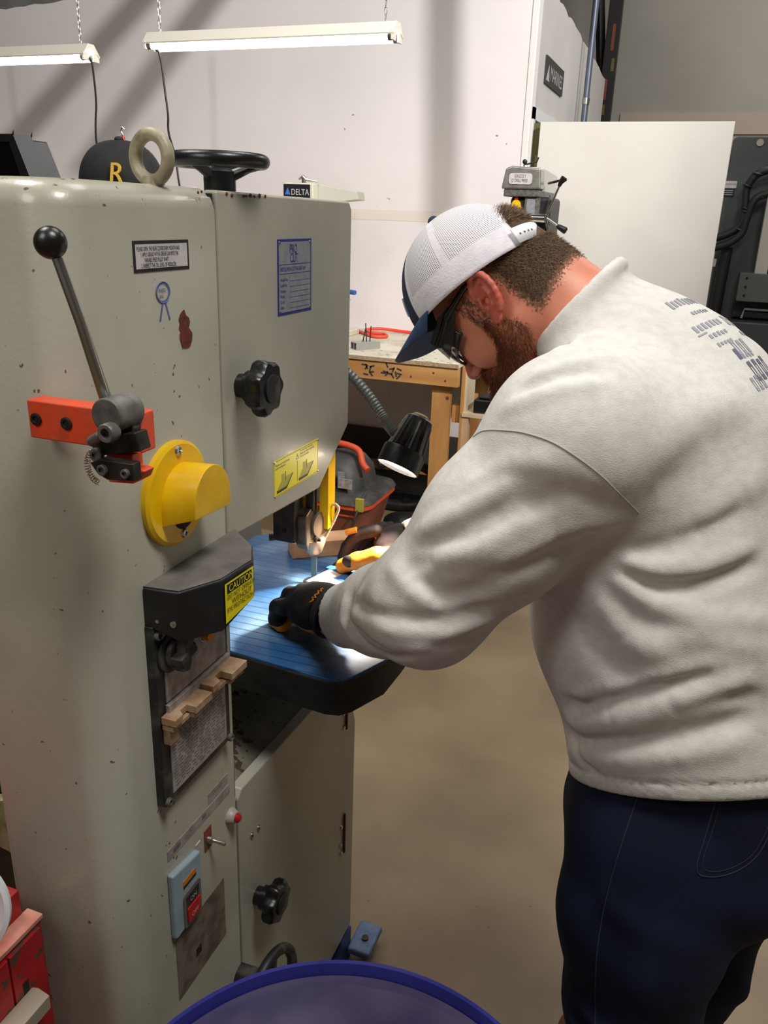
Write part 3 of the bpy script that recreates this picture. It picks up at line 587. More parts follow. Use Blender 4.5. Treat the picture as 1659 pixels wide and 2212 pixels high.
# ---------------------------------------------------------------- cabinet behind the saw, with cap and monitor
cb = thing('storage_cabinet', 'grey steel cabinet hidden behind the saw', 'cabinet', (-1.75,2.1,0))
obj('body', MB().box((-2.35,1.92,0),(-1.30,2.35,1.60)), mat('grey cabinet', (126,126,124), .5), cb, bevel=.005)
cd_ = obj('door', MB().box((-2.33,1.905,.05),(-1.32,1.92,1.58)), mat('grey cabinet door', (134,134,132), .5), cb, bevel=.003)
obj('handle', MB().box((-1.85,1.89,.9),(-1.83,1.905,1.05)), STEEL, cd_)
def cap_on_cabinet():
    t = thing('baseball_cap', 'black ball cap with a gold letter R behind the saw', 'cap', (-1.555,2.03,1.60))
    mb = MB(); n = 36; m_ = 12; c = Vector((-1.552,2.05,1.672)); vs = []
    for j in range(m_+1):
        th = math.pi/2*j/m_
        for k in range(n):
            a_ = 2*math.pi*k/n; w_ = 1-.012*abs(math.sin(3*a_))*math.cos(th)
            vs.append((c.x+.122*w_*math.cos(a_)*math.cos(th)**.8, c.y+.105*w_*math.sin(a_)*math.cos(th)**.8, c.z+.115*math.sin(th)))
    mb.add(vs, [(j*n+k,j*n+(k+1)%n,(j+1)*n+(k+1)%n,(j+1)*n+k) for j in range(m_) for k in range(n)])
    low = [(c.x+.124*math.cos(2*math.pi*k/n), c.y+.107*math.sin(2*math.pi*k/n), c.z-.05) for k in range(n)]
    mb.add([vs[k] for k in range(n)]+low, [(k,(k+1)%n,n+(k+1)%n,n+k) for k in range(n)])
    obj('crown', mb, mat('black felt', (18,19,20), .9, c2=(32,31,29), scale=12, bump=.2, bscale=200), t, ang=60)
    obj('button', MB().sphere((c.x,c.y,c.z+.117), .013, 16, (1,1,.6)), mat('black button', (22,22,24), .8), t)
    bl = MB(); pts = []
    for i in range(13):
        a_ = R(-70+140*i/12)+R(-60); pts.append((c.x+.11*math.cos(a_), c.y+.10*math.sin(a_), c.z-.048)); 
    for i in range(13):
        a_ = R(-70+140*i/12); d_ = .075*math.cos(a_*1.1); a_ += R(-60); pts.append((c.x+(.115+d_)*math.cos(a_), c.y+(.105+d_)*math.sin(a_), c.z-.058))
    bl.add(pts, [(i,i+1,14+i,13+i) for i in range(12)]); o = obj('visor', bl, mat('black visor', (24,25,27), .8), t); s_ = o.modifiers.new('s','SOLIDIFY'); s_.thickness = .003
    gold = mat('gold embroidery', (206,166,62), .6)
    me = text('letter', 'R', .078, (-1.512,1.9405,1.672), Vector((1,.10,0)), Vector((0,.22,1)), gold, t, sx=.95)
    s_ = me.modifiers.new('s','SOLIDIFY'); s_.thickness = .004; s_.offset = 1
cap_on_cabinet()
mn = thing('monitor', 'black glossy monitor hood at the left edge behind the saw', 'monitor', (-1.95,2.0,1.60))
poly = [(-2.40,1.60),(-1.765,1.60),(-1.84,1.785),(-2.40,1.785)]
obj('shell', MB().prism(poly, 1, 2.02, 2.10).prism([(-1.795,1.602),(-1.755,1.602),(-1.832,1.795),(-1.85,1.77)], 1, 1.96, 2.03).prism([(-2.40,1.775),(-1.835,1.775),(-1.832,1.795),(-2.40,1.795)], 1, 1.96, 2.03), mat('black monitor shell', (20,20,22), .35), mn, bevel=.003)
obj('screen', MB().prism([(-2.38,1.612),(-1.80,1.612),(-1.855,1.77),(-2.38,1.77)], 1, 2.015, 2.0205), mat('dark screen', (8,9,14), .08), mn)
obj('stand', MB().box((-2.05,2.03,1.60),(-1.85,2.09,1.63)), BLK, mn)
tl = thing('test_lead', 'red alligator clip on a wire standing above the black cap', 'clip', (-1.60,2.12,1.60))
obj('wire', MB().tube(spline([(-1.60,2.14,1.60),(-1.602,2.14,1.70),(-1.605,2.14,1.775)],6), .0018, 6), CORD, tl)
obj('boot', MB().lathe([(.003,0),(.0065,.006),(.006,.022),(.003,.034),(0,.035)], (-1.603,2.14,1.773), (-.1,0,1), 12), RED, tl)
obj('clip_jaw', MB().tube([(-1.606,2.14,1.806),(-1.612,2.14,1.818),(-1.606,2.14,1.828),(-1.598,2.14,1.822)], .0022, 6), STEEL, tl)

# ---------------------------------------------------------------- workbench
wb = thing('workbench', 'pine workbench with a pale worn plywood top along the back wall', 'workbench', (-2.6,4.5,0))
obj('worktop', MB().box((-4.6,4.035,.900),(-1.097,5.025,.922)), PLYT, wb, bevel=.002)
obj('worktop_edge', MB().box((-4.6,4.030,.9005),(-1.098,4.036,.9205)), OSB, wb)
obj('front_rail', MB().box((-4.6,4.04,.802),(-1.098,4.078,.899)), WOODX, wb, bevel=.002)
for x in (-1.245,-2.9,-4.5): obj('leg', MB().box((x,4.08,0),(x+.10,4.118,.86)), WOOD, wb, bevel=.003)
for x in (-1.245,-2.9,-4.5): obj('leg', MB().box((x,4.92,0),(x+.10,4.96,.86)), WOOD, wb, bevel=.003)
obj('rear_stretcher', MB().box((-4.5,4.96,.0),(-1.2,4.99,.08)), WOODX, wb)
obj('back_panel', MB().box((-4.5,4.995,0),(-1.15,5.02,.285)), mat('dark back board', (66,56,48), .8), wb)
INKM = mat('lumber ink', (52,48,50), .7)
for x, a_ in ((-1.60,0),(-1.575,.3),(-1.49,0),(-1.455,.2),(-1.42,-.2)):
    mk = MB()
    for i in range(4):
        x0 = x+random.uniform(-.014,.014); z0 = .855+random.uniform(-.03,.03); mk.obox((x0,4.0393,z0), ((math.cos(a_+i),0,math.sin(a_+i)),(0,1,0),(-math.sin(a_+i),0,math.cos(a_+i))), (.014,.0005,.004))
    obj('ink_stamp', mk, INKM, wb)
kn_ = MB()
for x, z in ((-1.165,.83),(-1.23,.865),(-1.35,.835)): kn_.lathe([(.006,0),(0,.0006)], (x,4.0398,z), (0,-1,0), 12)
for x, z in ((-1.16,.735),(-1.20,.26),(-1.175,.33)): kn_.lathe([(.010,0),(0,.0006)], (x,4.0798,z), (0,-1,0), 12)
obj('wood_knot', kn_, mat('knot', (92,54,30), .8), wb)
# ladder-like pine rack beside it
lr = thing('shelf_rack', 'pine shelf rack with a pale plywood side standing right of the workbench', 'shelf', (-.9,4.2,0))
obj('upright', MB().box((-1.094,4.10,0),(-1.080,4.14,.90)), WOOD, lr)
for z0, z1 in ((.60,.69),(.285,.38),(.178,.272)): obj('side_rail', MB().box((-1.145,4.13,z0),(-1.100,4.50,z1)), WOOD, wb)
obj('side_panel', MB().prism([(4.12,.66),(4.285,.66),(4.285,.92),(4.12,.92)], 0, -1.080, -1.068), PLY, lr)
obj('shelf_board', MB().box((-1.080,4.09,.645),(-.40,4.285,.663)), PLY, lr)
obj('shelf_post', MB().box((-1.080,4.10,0),(-1.046,4.14,.645)), mat('pinkish lumber', (206,170,136), .6, c2=(188,150,116), scale=8), lr)
obj('shelf_post', MB().box((-.45,4.10,0),(-.41,4.14,.645)), PLY, lr)
bt = mat('blue tape', (74,134,152), .6)
obj('tape_wrap', MB().box((-1.0945,4.098,.33),(-1.0795,4.141,.352)).box((-1.0945,4.098,.262),(-1.0795,4.141,.29)), bt, lr)
simple('battery_case', MB().box((-1.03,4.12,.6635),(-.86,4.26,.735)).box((-1.01,4.14,.735),(-.88,4.24,.75)), BLK, 'black case on the pine shelf behind the beard', 'case', bevel=.008)

# things on the bench
air = [(-3.2,4.85,.932),(-2.7,4.80,.932),(-2.25,4.86,.932),(-2.02,4.86,.932),(-1.90,4.76,.932),(-1.80,4.66,.932),(-1.74,4.70,.932),(-1.78,4.79,.932),(-1.88,4.80,.934),(-1.93,4.88,.940),(-1.87,4.945,.942),(-1.76,4.96,.936),(-1.62,4.95,.932),(-1.48,4.93,.932)]
cord('air_hose', air, .0095, mat('orange red hose', (232,72,46), .5), 'orange-red hose coiled along the back of the workbench', 'hose', 14)
st_ = thing('steel_tube_block', 'short rectangular metal tube holding drill bits on the workbench', 'block', (-1.69,4.25,.922))
bx = MB(); c, s_ = math.cos(R(52)), math.sin(R(52)); ax_ = (Vector((c,s_,0)), Vector((s_,-c,0)), Z_); cc = Vector((-1.690,4.25,.942))
for dz in (-.018,.018): bx.obox(cc+Vector((0,0,dz)), ax_, (.075,.032,.0022))
for dx in (-.030,0,.030): bx.obox(cc+ax_[1]*dx, ax_, (.075,.0022,.018))
obj('tube_block', bx, mat('dull aluminium', (176,176,172), .4, .6), st_)
for (dx,dy,tx_,h) in ((-.012,-.01,.03,.075),(.004,.004,-.015,.10),(.018,.018,.01,.085)):
    simple('drill_bit', MB().tube([cc+Vector((dx,dy,.018)), cc+Vector((dx+tx_*.5,dy,.018+h))], [.0035,.0030], 8), DARKM, {0:'',-.012:'shortest drill bit standing in the metal tube on the bench',.004:'tallest drill bit standing in the metal tube on the bench',.018:'rightmost drill bit standing in the metal tube on the bench'}[dx], 'drill bit')

# drill presses
dp = thing('drill_press', 'grey and black bench drill press with silver head cover in front of the door', 'drill press', (-.86,4.45,0))
ALU = mat('brushed cover metal', (172,170,164), .32, .7, c2=(150,148,142), scale=30)
cx0, cx1 = -1.005, -.818
cv = MB().prism([(cx0-.004,1.757),(cx1+.004,1.757),(cx1-.004,1.850),(cx0+.045,1.862),(cx0+.012,1.850)], 1, 4.29, 4.40)
obj('head_cover', cv, ALU, dp, bevel=.008, seg=3)
obj('rear_cover', MB().prism([(4.38,1.745),(4.80,1.745),(4.80,1.845),(4.38,1.862)], 0, cx0+.01, cx1-.005), mat('grey cover side', (186,184,178), .4), dp, bevel=.01)
obj('belt_housing', MB().box((cx0+.008,4.30,1.722),(cx1-.006,4.74,1.757)), GREYM, dp, bevel=.005)
lb = obj('badge', MB().prism(rr(-.972,-.858,1.778,1.828,(.014,)*4,5), 1, 4.2855, 4.2895), WHITEL, dp)
text('lettering', '12" DRILL PRESS', .021, (-.962,4.2853,1.788), X_, Z_, BLKINK, lb, sx=.56); text('lettering', 'GRIZZLY', .020, (-.944,4.2853,1.808), X_, Z_, RUST, lb, sx=.70)
obj('head_casting', MB().box((-.968,4.33,1.50),(-.765,4.62,1.724)), mat('black casting', (24,24,25), .5), dp, bevel=.02, seg=3)
obj('front_plate', MB().box((-.890,4.315,1.600),(-.815,4.332,1.720)), GREYM, dp)
obj('depth_label', MB().box((-.880,4.312,1.635),(-.838,4.3155,1.712)), SILVL, dp)
swp = obj('safety_switch', MB().prism([(-.957,1.625),(-.913,1.625),(-.910,1.675),(-.958,1.675)], 1, 4.318,4.33), RED, dp, label='red and yellow paddle switch')
obj('switch_top', MB().prism([(-.958,1.672),(-.908,1.672),(-.914,1.696),(-.926,1.708),(-.942,1.708),(-.954,1.696)], 1, 4.316,4.33), YELLOW, swp)
obj('switch_key', MB().box((-.942,4.314,1.708),(-.925,4.33,1.722)), RED, swp)
obj('chuck', MB().lathe([(.03,.12),(.03,.02),(.022,0),(.010,-.05),(0,-.05)], (-.85,4.40,1.38), (0,0,1)), STEEL, dp)
hb = obj('feed_hub', MB().cyl((-.85,4.33,1.625),(-.77,4.29,1.625),.023), CHROME, dp)
hp = Vector((-.775,4.29,1.628))
for a_, b_, c_ in ((( .055,-.02,.150),(.074,-.02,.180),(.0,0,0)),((.060,0,-.035),(.100,0,-.055),(0,0,0)),((.035,.02,-.13),(.04,.02,-.18),(0,0,0))):
    sp__ = obj('feed_spoke', MB().cyl(hp, hp+Vector(a_), .0055), CHROME, hb)
    obj('spoke_grip', MB().tube([hp+Vector(a_)*.96, hp+Vector(a_)*1.08, hp+Vector(b_), hp+Vector(b_)+(Vector(b_)-Vector(a_))*.15], [.008,.012,.017,.012], 16), BLK, sp__)
obj('crank', MB().tube([(-.918,4.36,1.862),(-.918,4.36,1.872),(-.90,4.36,1.874),(-.856,4.36,1.884),(-.850,4.36,1.905)], .004, 8).sphere((-.916,4.36,1.884), .012, 14), BLK, dp)
obj('belt_lever', MB().tube([(-.80,4.42,1.79),(-.758,4.36,1.796),(-.735,4.34,1.800)], .006, 8), BLK, dp)
obj('column', MB().cyl((-.86,4.62,.03),(-.86,4.62,1.74),.04), BLKD, dp)
obj('base_plate', MB().box((-1.0,4.30,0),(-.72,4.80,.04)), BLKD, dp, bevel=.006)
obj('work_table', MB().cyl((-.86,4.44,1.06),(-.86,4.44,1.09),.14).box((-.90,4.44,1.02),(-.82,4.62,1.06)), GREYM, dp, bevel=.003)

dl = thing('drill_press', 'cream drill press with a black name label, its top showing behind the saw', 'drill press', (-2.03,4.5,.922))
CREAM = mat('cream enamel', (206,204,184), .4)
obj('head_cover', MB().prism([(-2.240,1.62),(-2.058,1.62),(-2.062,1.765),(-2.236,1.768)], 1, 4.36, 4.46), CREAM, dl, bevel=.008)
obj('rear_cover', MB().add([(-2.06,4.42,1.765),(-1.87,4.52,1.735),(-1.858,4.52,1.690),(-2.06,4.42,1.66),(-2.20,4.60,1.765),(-1.95,4.82,1.735),(-1.94,4.82,1.690),(-2.20,4.60,1.66)], [(0,1,2,3),(4,7,6,5),(0,4,5,1),(3,2,6,7),(1,5,6,2),(0,3,7,4)]), mat('grey green cover', (178,178,164), .4), dl, bevel=.005)
lb = obj('name_label', MB().box((-2.236,4.353,1.69),(-2.078,4.361,1.758)), BLKINK, dl)
text('lettering', 'DELTA', .044, (-2.190,4.3525,1.704), X_, Z_, mat('silver print', (196,196,196), .4), lb, sx=.82)
obj('triangle_mark', MB().prism([(-2.226,1.705),(-2.194,1.705),(-2.210,1.740)], 1, 4.351, 4.3535), mat('blue mark', (64,112,196), .5), lb)
obj('latch', MB().tube([(-2.165,4.40,1.785),(-2.14,4.40,1.80),(-2.12,4.40,1.785),(-2.05,4.40,1.775)], [.005,.009,.009,.004], 8).cyl((-2.135,4.40,1.765),(-2.135,4.40,1.79),.012), STEEL, dl)
obj('column', MB().cyl((-2.06,4.62,.95),(-2.06,4.62,1.66),.04), GREYM, dl)
obj('head_body', MB().box((-2.22,4.38,1.40),(-1.98,4.66,1.63)), CREAM, dl, bevel=.02)
obj('base_plate', MB().box((-2.2,4.35,.922),(-1.95,4.80,.955)), CREAM, dl, bevel=.005)
obj('feed_handle', MB().cyl((-1.99,4.45,1.21),(-1.86,4.40,1.205),.006), STEEL, dl)
obj('handle_grip', MB().cyl((-1.88,4.41,1.206),(-1.812,4.385,1.204),.013), mat('blue grip', (52,92,160), .5), dl, bevel=.003)
obj('feed_boss', MB().cyl((-2.0,4.46,1.21),(-2.02,4.5,1.45),.02), GREYM, dl)

# shop vacuum under the bench
vc = thing('shop_vacuum', 'dusty shop vacuum with dark lid and orange-brown tank under the workbench', 'vacuum', (-1.58,3.75,0))
VO = mat('orange brown tank', (146,84,62), .45, c2=(118,74,60), scale=7); VL = mat('dusty vacuum lid', (54,54,54), .6, c2=(96,91,84), scale=9, lo=.48, hi=.8, bump=.1, bscale=60); VR = mat('orange trim', (214,84,48), .45)
def rsec(x0,x1,y0,y1,r,z): return [(x,y,z) for x,y in rr(x0,x1,y0,y1,(r,)*4,6)]
def loft(mb, secs):
    n = len(secs[0]); mb.add([p for s__ in secs for p in s__], [(i*n+k,i*n+(k+1)%n,(i+1)*n+(k+1)%n,(i+1)*n+k) for i in range(len(secs)-1) for k in range(n)]+[tuple(range(n))[::-1], tuple(range((len(secs)-1)*n,len(secs)*n))]); return mb
tk = obj('tank', loft(MB(), [rsec(-1.76,-1.44,3.60,3.90,.06,.02),rsec(-1.80,-1.40,3.56,3.94,.07,.18),rsec(-1.82,-1.385,3.54,3.96,.07,.255)]), VO, vc)
obj('tank_rim', loft(MB(), [rsec(-1.84,-1.37,3.52,3.98,.08,.250),rsec(-1.84,-1.37,3.52,3.98,.08,.278)]), VR, tk, bevel=.003)
obj('tank_rib', MB().box((-1.70,3.545,.205),(-1.44,3.56,.215)).box((-1.755,3.53,.17),(-1.715,3.56,.25)), VR, tk, bevel=.002)
ld_ = obj('lid', loft(MB(), [rsec(-1.85,-1.365,3.51,3.99,.09,.278),rsec(-1.84,-1.375,3.52,3.98,.09,.298),rsec(-1.76,-1.45,3.58,3.94,.08,.315)]), VL, vc)
mt = obj('motor_housing', loft(MB(), [rsec(-1.76,-1.455,3.58,3.93,.08,.31),rsec(-1.74,-1.47,3.60,3.92,.08,.40),rsec(-1.70,-1.50,3.64,3.88,.08,.455),rsec(-1.66,-1.54,3.70,3.82,.05,.475)]), VL, vc)
vt = MB()
for r_ in range(5):
    for c_ in range(9): vt.obox((-1.70+c_*.022+(r_%2)*.011,3.588,.330+r_*.013), ((1,0,0),(0,1,0),(0,0,1)), (.008,.004,.0042))
obj('vent', vt, GAP, mt)
obj('handle', MB().tube(spline([(-1.74,3.72,.43),(-1.72,3.72,.50),(-1.62,3.72,.525),(-1.50,3.70,.51),(-1.455,3.66,.455),(-1.42,3.64,.43)],8), .017, 12), mat('orange handle', (196,74,42), .5), vc, ang=60)
obj('rating_sticker', MB().box((-1.545,3.56,.345),(-1.47,3.566,.395)), WORNL, mt); obj('rating_sticker', MB().box((-1.55,3.57,.395),(-1.515,3.575,.425)), SILVL, mt)
obj('latch', MB().box((-1.43,3.51,.255),(-1.39,3.53,.32)), mat('yellow tag', (170,160,60), .5), vc, bevel=.002)
obj('cord', MB().tube(spline([(-1.41,3.60,.33),(-1.42,3.50,.24),(-1.44,3.49,.12),(-1.40,3.50,.05),(-1.47,3.46,.10),(-1.55,3.46,.06),(-1.60,3.44,.02)],10), .006, 8), mat('grey cord', (52,50,50), .6), vc, ang=80)
cord('vacuum_hose', [(-1.52,4.05,.34),(-1.44,4.12,.36),(-1.36,4.2,.33),(-1.28,4.3,.25),(-1.27,4.32,.12),(-1.36,4.3,.05),(-1.5,4.28,.035),(-1.8,4.3,.035)], .032, mat('ribbed black hose', (20,20,21), .5), 'thick black vacuum hose curling on the floor under the bench', 'hose', 14)
simple('floor_bin', MB().prism(rr(-2.2,-1.35,4.45,4.85,(.05,)*4,5),2,0,.06), mat('black tray', (20,20,22), .5), 'black tray on the floor under the bench behind the vacuum', 'tray', bevel=.004)
simple('black_bag', MB().sphere((-1.33,3.98,.055), .11, 20, (1.1,.7,.5)), mat('black bag', (18,18,19), .55, bump=.8, bscale=20, bdist=.01), 'crumpled black bag on the floor beside the pine bench leg', 'bag')

# ---------------------------------------------------------------- dark milling machine on the right
cn = thing('milling_machine', 'dark grey milling machine with hoses at the right edge behind the door', 'milling machine', (.9,5.9,0))
CNC = mat('dark grey machine paint', (74,80,80), .45, c2=(62,67,67), scale=3); CNK = mat('dark machine recess', (30,31,32), .6)
obj('column', MB().prism(rr(.03,1.9,.0,2.115,(.0,.0,.05,.03),6), 1, 5.70, 6.3), CNC, cn, bevel=.006)
obj('lifting_hole', MB().cyl((.178,5.69,2.082),(.178,5.702,2.082),.020), mat('pale plug', (176,168,158), .6), cn)
lb = obj('label', MB().box((.020,5.692,1.832),(.088,5.70,1.872)), WHITEL, cn, label='white and black label')
obj('label', MB().box((.015,5.692,1.785),(.080,5.70,1.830)), BLKINK, cn)
for z in (1.795,1.806,1.817): obj('label_line', MB().box((.022,5.690,z),(.074,5.693,z+.003)), WHITEL, cn)
text('lettering', 'WARNING', .014, (.025,5.6915,1.850), X_, Z_, GREYINK, lb, sx=.9)
HOSE = mat('black machine hose', (24,26,28), .55, bump=.6, bscale=90)
for pts, r_ in (([(.40,5.60,1.96),(.28,5.56,1.935),(.19,5.55,1.905),(.145,5.55,1.83),(.150,5.55,1.72),(.135,5.55,1.62),(.06,5.55,1.565),(-.03,5.56,1.54)],.022),([(.40,5.58,1.85),(.29,5.55,1.81),(.20,5.53,1.77),(.170,5.53,1.66),(.155,5.53,1.58),(.09,5.53,1.52),(.0,5.54,1.49),(-.04,5.56,1.48)],.022)):
    obj('hose', MB().tube(spline(pts,12), r_, 12), HOSE, cn, ang=80)
for x, z in ((.145,1.84),(.150,1.72),(.165,1.70),(.150,1.60),(.19,1.905),(.28,1.935),(.22,1.785)): obj('hose_clamp', MB().torus((x,5.54,z), (.3,0,1), .024, .006, 20, 8), BLKD, cn)
obj('linear_rail', MB().box((.262,5.50,1.36),(.330,5.60,1.80)), mat('pale rail cover', (190,188,180), .5), cn, bevel=.003)
obj('rail_channel', MB().box((.34,5.52,1.36),(.60,5.70,1.78)), CNK, cn)
bk = obj('spindle_block', MB().box((.185,5.48,1.20),(.42,5.69,1.362)), mat('block grey', (88,92,92), .5), cn, bevel=.005)
sh_ = MB()
for z in (1.335,1.285,1.235): sh_.cyl((.225,5.475,z),(.225,5.481,z),.007)
obj('bolt_hole', sh_, GAP, bk)
obj('recess', MB().box((.18,5.60,1.10),(.60,5.69,1.195)), CNK, cn); obj('bracket', MB().tube([(.235,5.58,1.095),(.245,5.58,1.150),(.60,5.58,1.150)], .007, 6), WHITEL, cn)
obj('base', MB().box((.10,5.45,0),(1.9,6.3,1.085)), mat('machine base grey', (64,69,70), .45), cn, bevel=.01)
obj('cable_duct', MB().cyl((.07,5.62,.7),(.09,5.62,1.5),.035), CNK, cn); obj('fitting', MB().cyl((.030,5.60,1.385),(.034,5.60,1.43),.012), WHITEL, cn)

# ---------------------------------------------------------------- left foreground
tc_ = thing('tool_cabinet', 'red steel tool cabinet at the lower left corner', 'tool cabinet', (-.8,.4,0))
REDP = mat('red tool paint', (176,30,34), .4, c2=(150,24,28), scale=14, spots=(60,.8,9,(96,60,50)), bump=.08, bscale=150)
obj('body', MB().box((-1.15,.05,0),(-.642,.592,.802)), REDP, tc_, bevel=.003)
obj('top_ledge', MB().box((-.664,.05,.800),(-.640,.594,.807)), mat('dusty red ledge', (190,110,96), .6, c2=(204,150,130), scale=30), tc_, bevel=.0015)
obj('lid', MB().box((-1.12,.07,.802),(-.668,.078,.842)).box((-1.12,.578,.802),(-.668,.586,.842)).box((-1.12,.07,.802),(-1.112,.586,.842)).box((-.672,.07,.802),(-.664,.586,.842)), REDP, tc_, bevel=.002)
for y0, y1 in ((.08,.533),(.536,.585)):
    dr = obj('drawer' if y0 < .1 else 'side_rail', MB().box((-.643,y0,.08),(-.638,y1,.795)), REDP, tc_, bevel=.001)
pw = obj('drawer_pull', MB().prism([(-.638,.724),(-.628,.727),(-.612,.722),(-.612,.702),(-.618,.697),(-.618,.716),(-.638,.718)], 1, .25, .561), mat('dusty aluminium pull', (176,164,146), .55, .2), tc_, bevel=.001)
obj('keyhole', MB().box((-.6385,.548,.70),(-.6375,.557,.742)), GAP, tc_)
pdc = Vector((-.655,.5,.902))
wd = simple('white_lid', MB().lathe([(.061,0),(.061,.004),(.056,.006),(.048,.003),(0,.003)], (-.650,.49,.912), (.35,-1,.25), 48), mat('white plastic lid', (220,222,226), .25), 'round white plastic lid standing in the red tool cabinet tray', 'lid')
wd.location = (0,0,0)
simple('lid_box', MB().box((-.76,.485,.803),(-.685,.55,.862)), mat('dark box', (46,40,40), .6), 'dark box behind the white lid in the tool cabinet tray', 'box', bevel=.003)
simple('plywood_offcut', MB().prism([(-1.30,.42),(-1.186,.460),(-1.184,.33),(-1.192,.322),(-1.30,.34)], 1, 1.05, 1.075), mat('cream board', (196,190,150), .7, c2=(150,140,108), scale=30), 'cream board corner showing left of the saw column', 'board')
simple('lumber_stack', MB().box((-1.9,1.09,0),(-1.20,1.5,.62)), mat('dark brown crate', (62,48,38), .8, c2=(90,80,70), scale=6), 'brown crate behind the saw at the left edge', 'crate', bevel=.004)

# blue waste bin
bc = Vector((-.207,.481,0)); rb = .2545
bn = thing('waste_bin', 'large round blue plastic waste bin in the foreground', 'bin', (bc.x,bc.y,0))
BINB = mat('blue bin plastic', (32,34,108), .28, c2=(48,50,132), scale=6, bump=.1, bscale=40); 
prof = [(0,.0),(rb*.78,.0),(rb*.80,.01),(rb*.93,.690),(rb*.945,.700),(rb*1.0,.703),(rb*1.003,.712),(rb*1.003,.742),(rb*.995,.750),(rb*.975,.750),(rb*.965,.742),(rb*.96,.735),(rb*.93,.69),(rb*.76,.03),(0,.02)]
obj('bin_body', MB().lathe(prof, bc, (0,0,1), 96), BINB, bn, ang=50)
lin = [(rb*.885,.700),(rb*.76,.04),(0,.035)]
obj('inner_wall', MB().lathe([(rb*.955,.736),(rb*.925,.70),(rb*.74,.035),(0,.034)], bc, (0,0,1), 96), mat('bin inside with reflections', (54,46,84), .35, c2=(84,76,104), scale=7, detail=8, stretch=(1,1,.35)), bn, ang=60)  # purple and blue reflections inside the bin are put into this colour
# ---------------------------------------------------------------- implicit-surface modelling for the person
A3 = lambda *v: np.array(v, dtype=float)
def smin(a, b, k):
    h = np.clip(.5+.5*(b-a)/k, 0, 1); return b*(1-h)+a*h-k*h*(1-h)
def smax(a, b, k): return -smin(-a, -b, k)
def s_cap(p, a, b, ra, rb=None):
    a = np.asarray(a, float); b = np.asarray(b, float); rb = ra if rb is None else rb
    d = b-a; t = np.clip(((p-a)@d)/(d@d), 0, 1); return np.linalg.norm(p-a-t[:, None]*d, axis=1)-(ra+(rb-ra)*t)
def s_chain(p, pts, rs, k=.01):
    o = None
    for i in range(len(pts)-1):
        q = s_cap(p, pts[i], pts[i+1], rs[i], rs[i+1]); o = q if o is None else smin(o, q, k)
    return o
def s_ell(p, c, r, M=None):
    q = p-np.asarray(c, float)
    if M is not None: q = q@np.asarray(M).T     # rows of M are the ellipsoid axes
    r = np.asarray(r, float); k0 = np.linalg.norm(q/r, axis=1); k1 = np.linalg.norm(q/(r*r), axis=1)+1e-9
    return k0*(k0-1)/k1
def s_seg(p, a, b, lat, a0, b0, a1, b1):       # capsule of elliptical section
    a = np.asarray(a, float); b = np.asarray(b, float); d = b-a; t = np.clip(((p-a)@d)/(d@d), 0, 1); q = p-a-t[:, None]*d
    l = q@lat; rest = np.sqrt(np.maximum((q*q).sum(1)-l*l, 0)); aa = a0+(a1-a0)*t; bb = b0+(b1-b0)*t
    return (np.sqrt((l/aa)**2+(rest/bb)**2)-1)*np.minimum(aa, bb)
